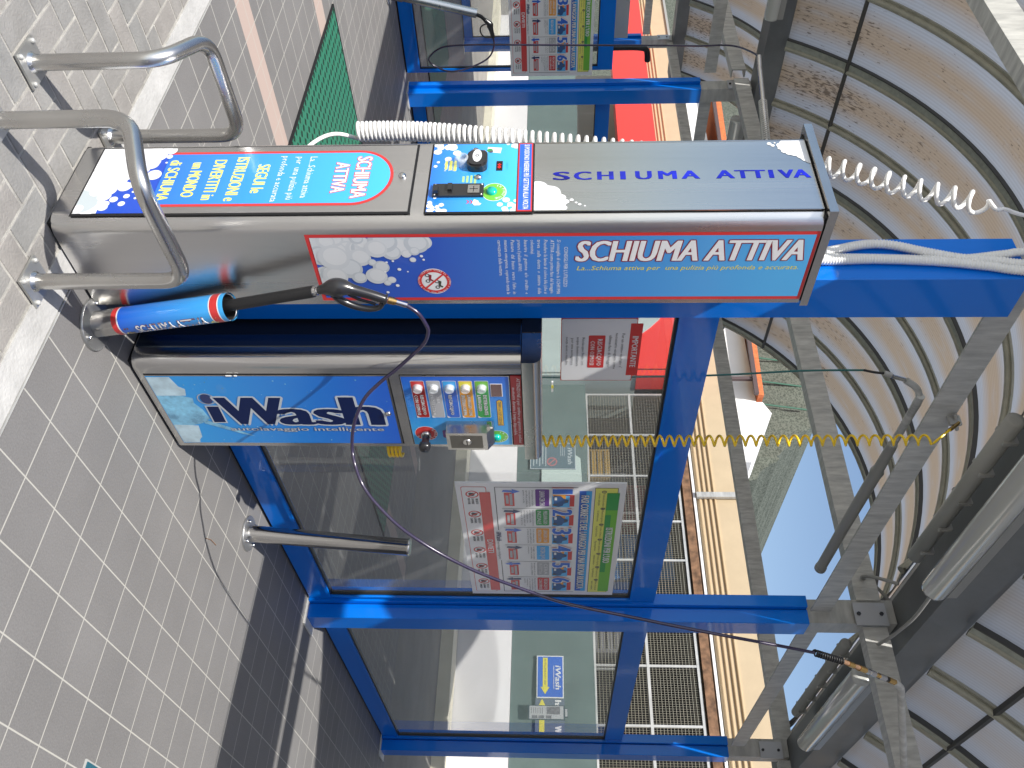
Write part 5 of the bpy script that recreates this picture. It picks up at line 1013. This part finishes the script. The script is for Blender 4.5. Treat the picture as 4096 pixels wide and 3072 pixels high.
s3 = thing('prohibition_sign', (11.86, 7.8, 1.2), 'faint dark iWash rules sign with a round red prohibition mark, above the wash column', 'sign')
obj('board', MB().box(11.862, 11.871, 7.54, 8.06, 1.17, 1.92, mat('faded_board', (.10, .15, .18), .5)), s3)
g = Gfx((11.862, 8.06, 1.17), (0, -1, 0), (0, 0, 1), (-1, 0, 0), .0015); g.frame(.0, .0, .52, .75, .012, mat('faded_white', (.42, .48, .5), .5), 1); g.text('iWash', .10, .62, .32, .08, mat('faded_white'), 1, off=.04, shear=.15); g.ring(.375, .36, .062, .085, mat('faded_red', (.42, .16, .17), .5), 2); g.poly([(.32, .40), (.335, .415), (.43, .32), (.415, .305)], mat('faded_red'), 3)
for k in range(5): g.rect(.06, .05+k*.05, .46-.04*(k % 2), .065+k*.05, mat('faded_white'), 1)
for k in range(3): g.rect(.06, .50+k*.03, .26, .508+k*.03, mat('faded_white'), 1)
obj('print', g.mb, s3)
# loose cable on the post heads
tag(obj('black_cable', MB().tube(spline([(4.75, 8.1, 1.9), (4.745, 8.1, 2.2), (4.75, 8.1, 2.4), (4.78, 8.1, 2.48), (4.90, 8.1, 2.50)], 6), .03, BLACK, 8), origin=(5.6, 8.2, 2.3)), 'thick black cable bundle hanging behind the far left top rail', 'cable')
tag(obj('grey_cable', MB().tube(spline([(5.03, 2.24, 3.60), (5.0, 2.33, 3.52), (4.93, 2.36, 3.42), (4.80, 2.30, 3.44), (4.72, 2.22, 3.54)], 6), .011, LUMB, 8), origin=(5, 2.3, 3.5)), 'grey cable looping between tie beam and gutter at the middle post', 'cable')
tag(obj('grey_cable', MB().tube(spline([(5.10, 2.02, 3.45), (5.02, 1.96, 3.42), (4.80, 1.93, 3.45), (4.55, 1.94, 3.50), (4.22, 1.94, 3.49)], 6), .010, LUMB, 8), origin=(5, 2, 3.5)), 'grey cable feeding the wide clear lamp left of the middle post', 'cable')
tag(obj('fallen_twig', MB().tube([(3.28, 1.72, .002), (3.33, 1.74, .003), (3.40, 1.75, .002)], .0018, RUST, 5), origin=(3.3, 1.7, 0)), 'thin brown pine needle lying on the tiles by the wash column', 'twig')
tag(obj('floor_plate', MB().box(2.867, 3.25, .20, .698, .001, .010, mat('teal_plate', (.02, .10, .14), .4)).box(2.86, 3.26, .19, .705, .0005, .006, GALV), origin=(3, .5, 0)), 'dark teal plate on the tiles, only its corner showing at the photo edge', 'plate')
tag(obj('cable_tray', MB().box(2.3, 4.9, 8.55, 8.75, 2.12, 2.15, LUMB).box(2.3, 4.9, 8.55, 8.555, 2.15, 2.32, LENS).box(2.3, 4.9, 8.745, 8.75, 2.15, 2.32, LENS), origin=(3, 8.6, 2.1)), 'pale grey tray running just behind the far left top rail', 'tray')
# camera side of the near bay, and an unseen building added to darken reflections
for loc, lb in (((2.247, -3.61, 0), 'blue framed glass bay on the camera side, front half, outside the photo'), ((5.117, -3.61, 0), 'blue framed glass bay on the camera side, rear half, outside the photo')): c = copy_tree(bay); c.location = loc; c['label'] = lb
for x in (2.08, 4.94, 7.85): c = copy_tree(p1); c.location = (x, -3.61, 0); c['label'] = {2.08: 'front', 4.94: 'middle', 7.85: 'rear'}[x]+' blue post of the camera side glass wall, outside the photo'
bs = thing('added_building', (10, -10, 0), 'low grey building added behind the camera to darken what glass and steel mirror', 'building')
obj('wall', MB().box(-6, 30, -16, -10, 0, 4.6, mat('grey_render', (.26, .25, .24), .8, var=.15, vscale=.8)), bs)
obj('roof', MB().prism([(-16.4, 4.6), (-9.6, 4.6), (-13, 6.2)], -6.3, 30.3, TILO, ax='x'), bs)
for k in range(8): obj('window', MB().box(-4+k*4, -2.6+k*4, -10.0, -9.97, 1.2, 2.7, mat('window_dark', (.02, .025, .03), .15)), bs)
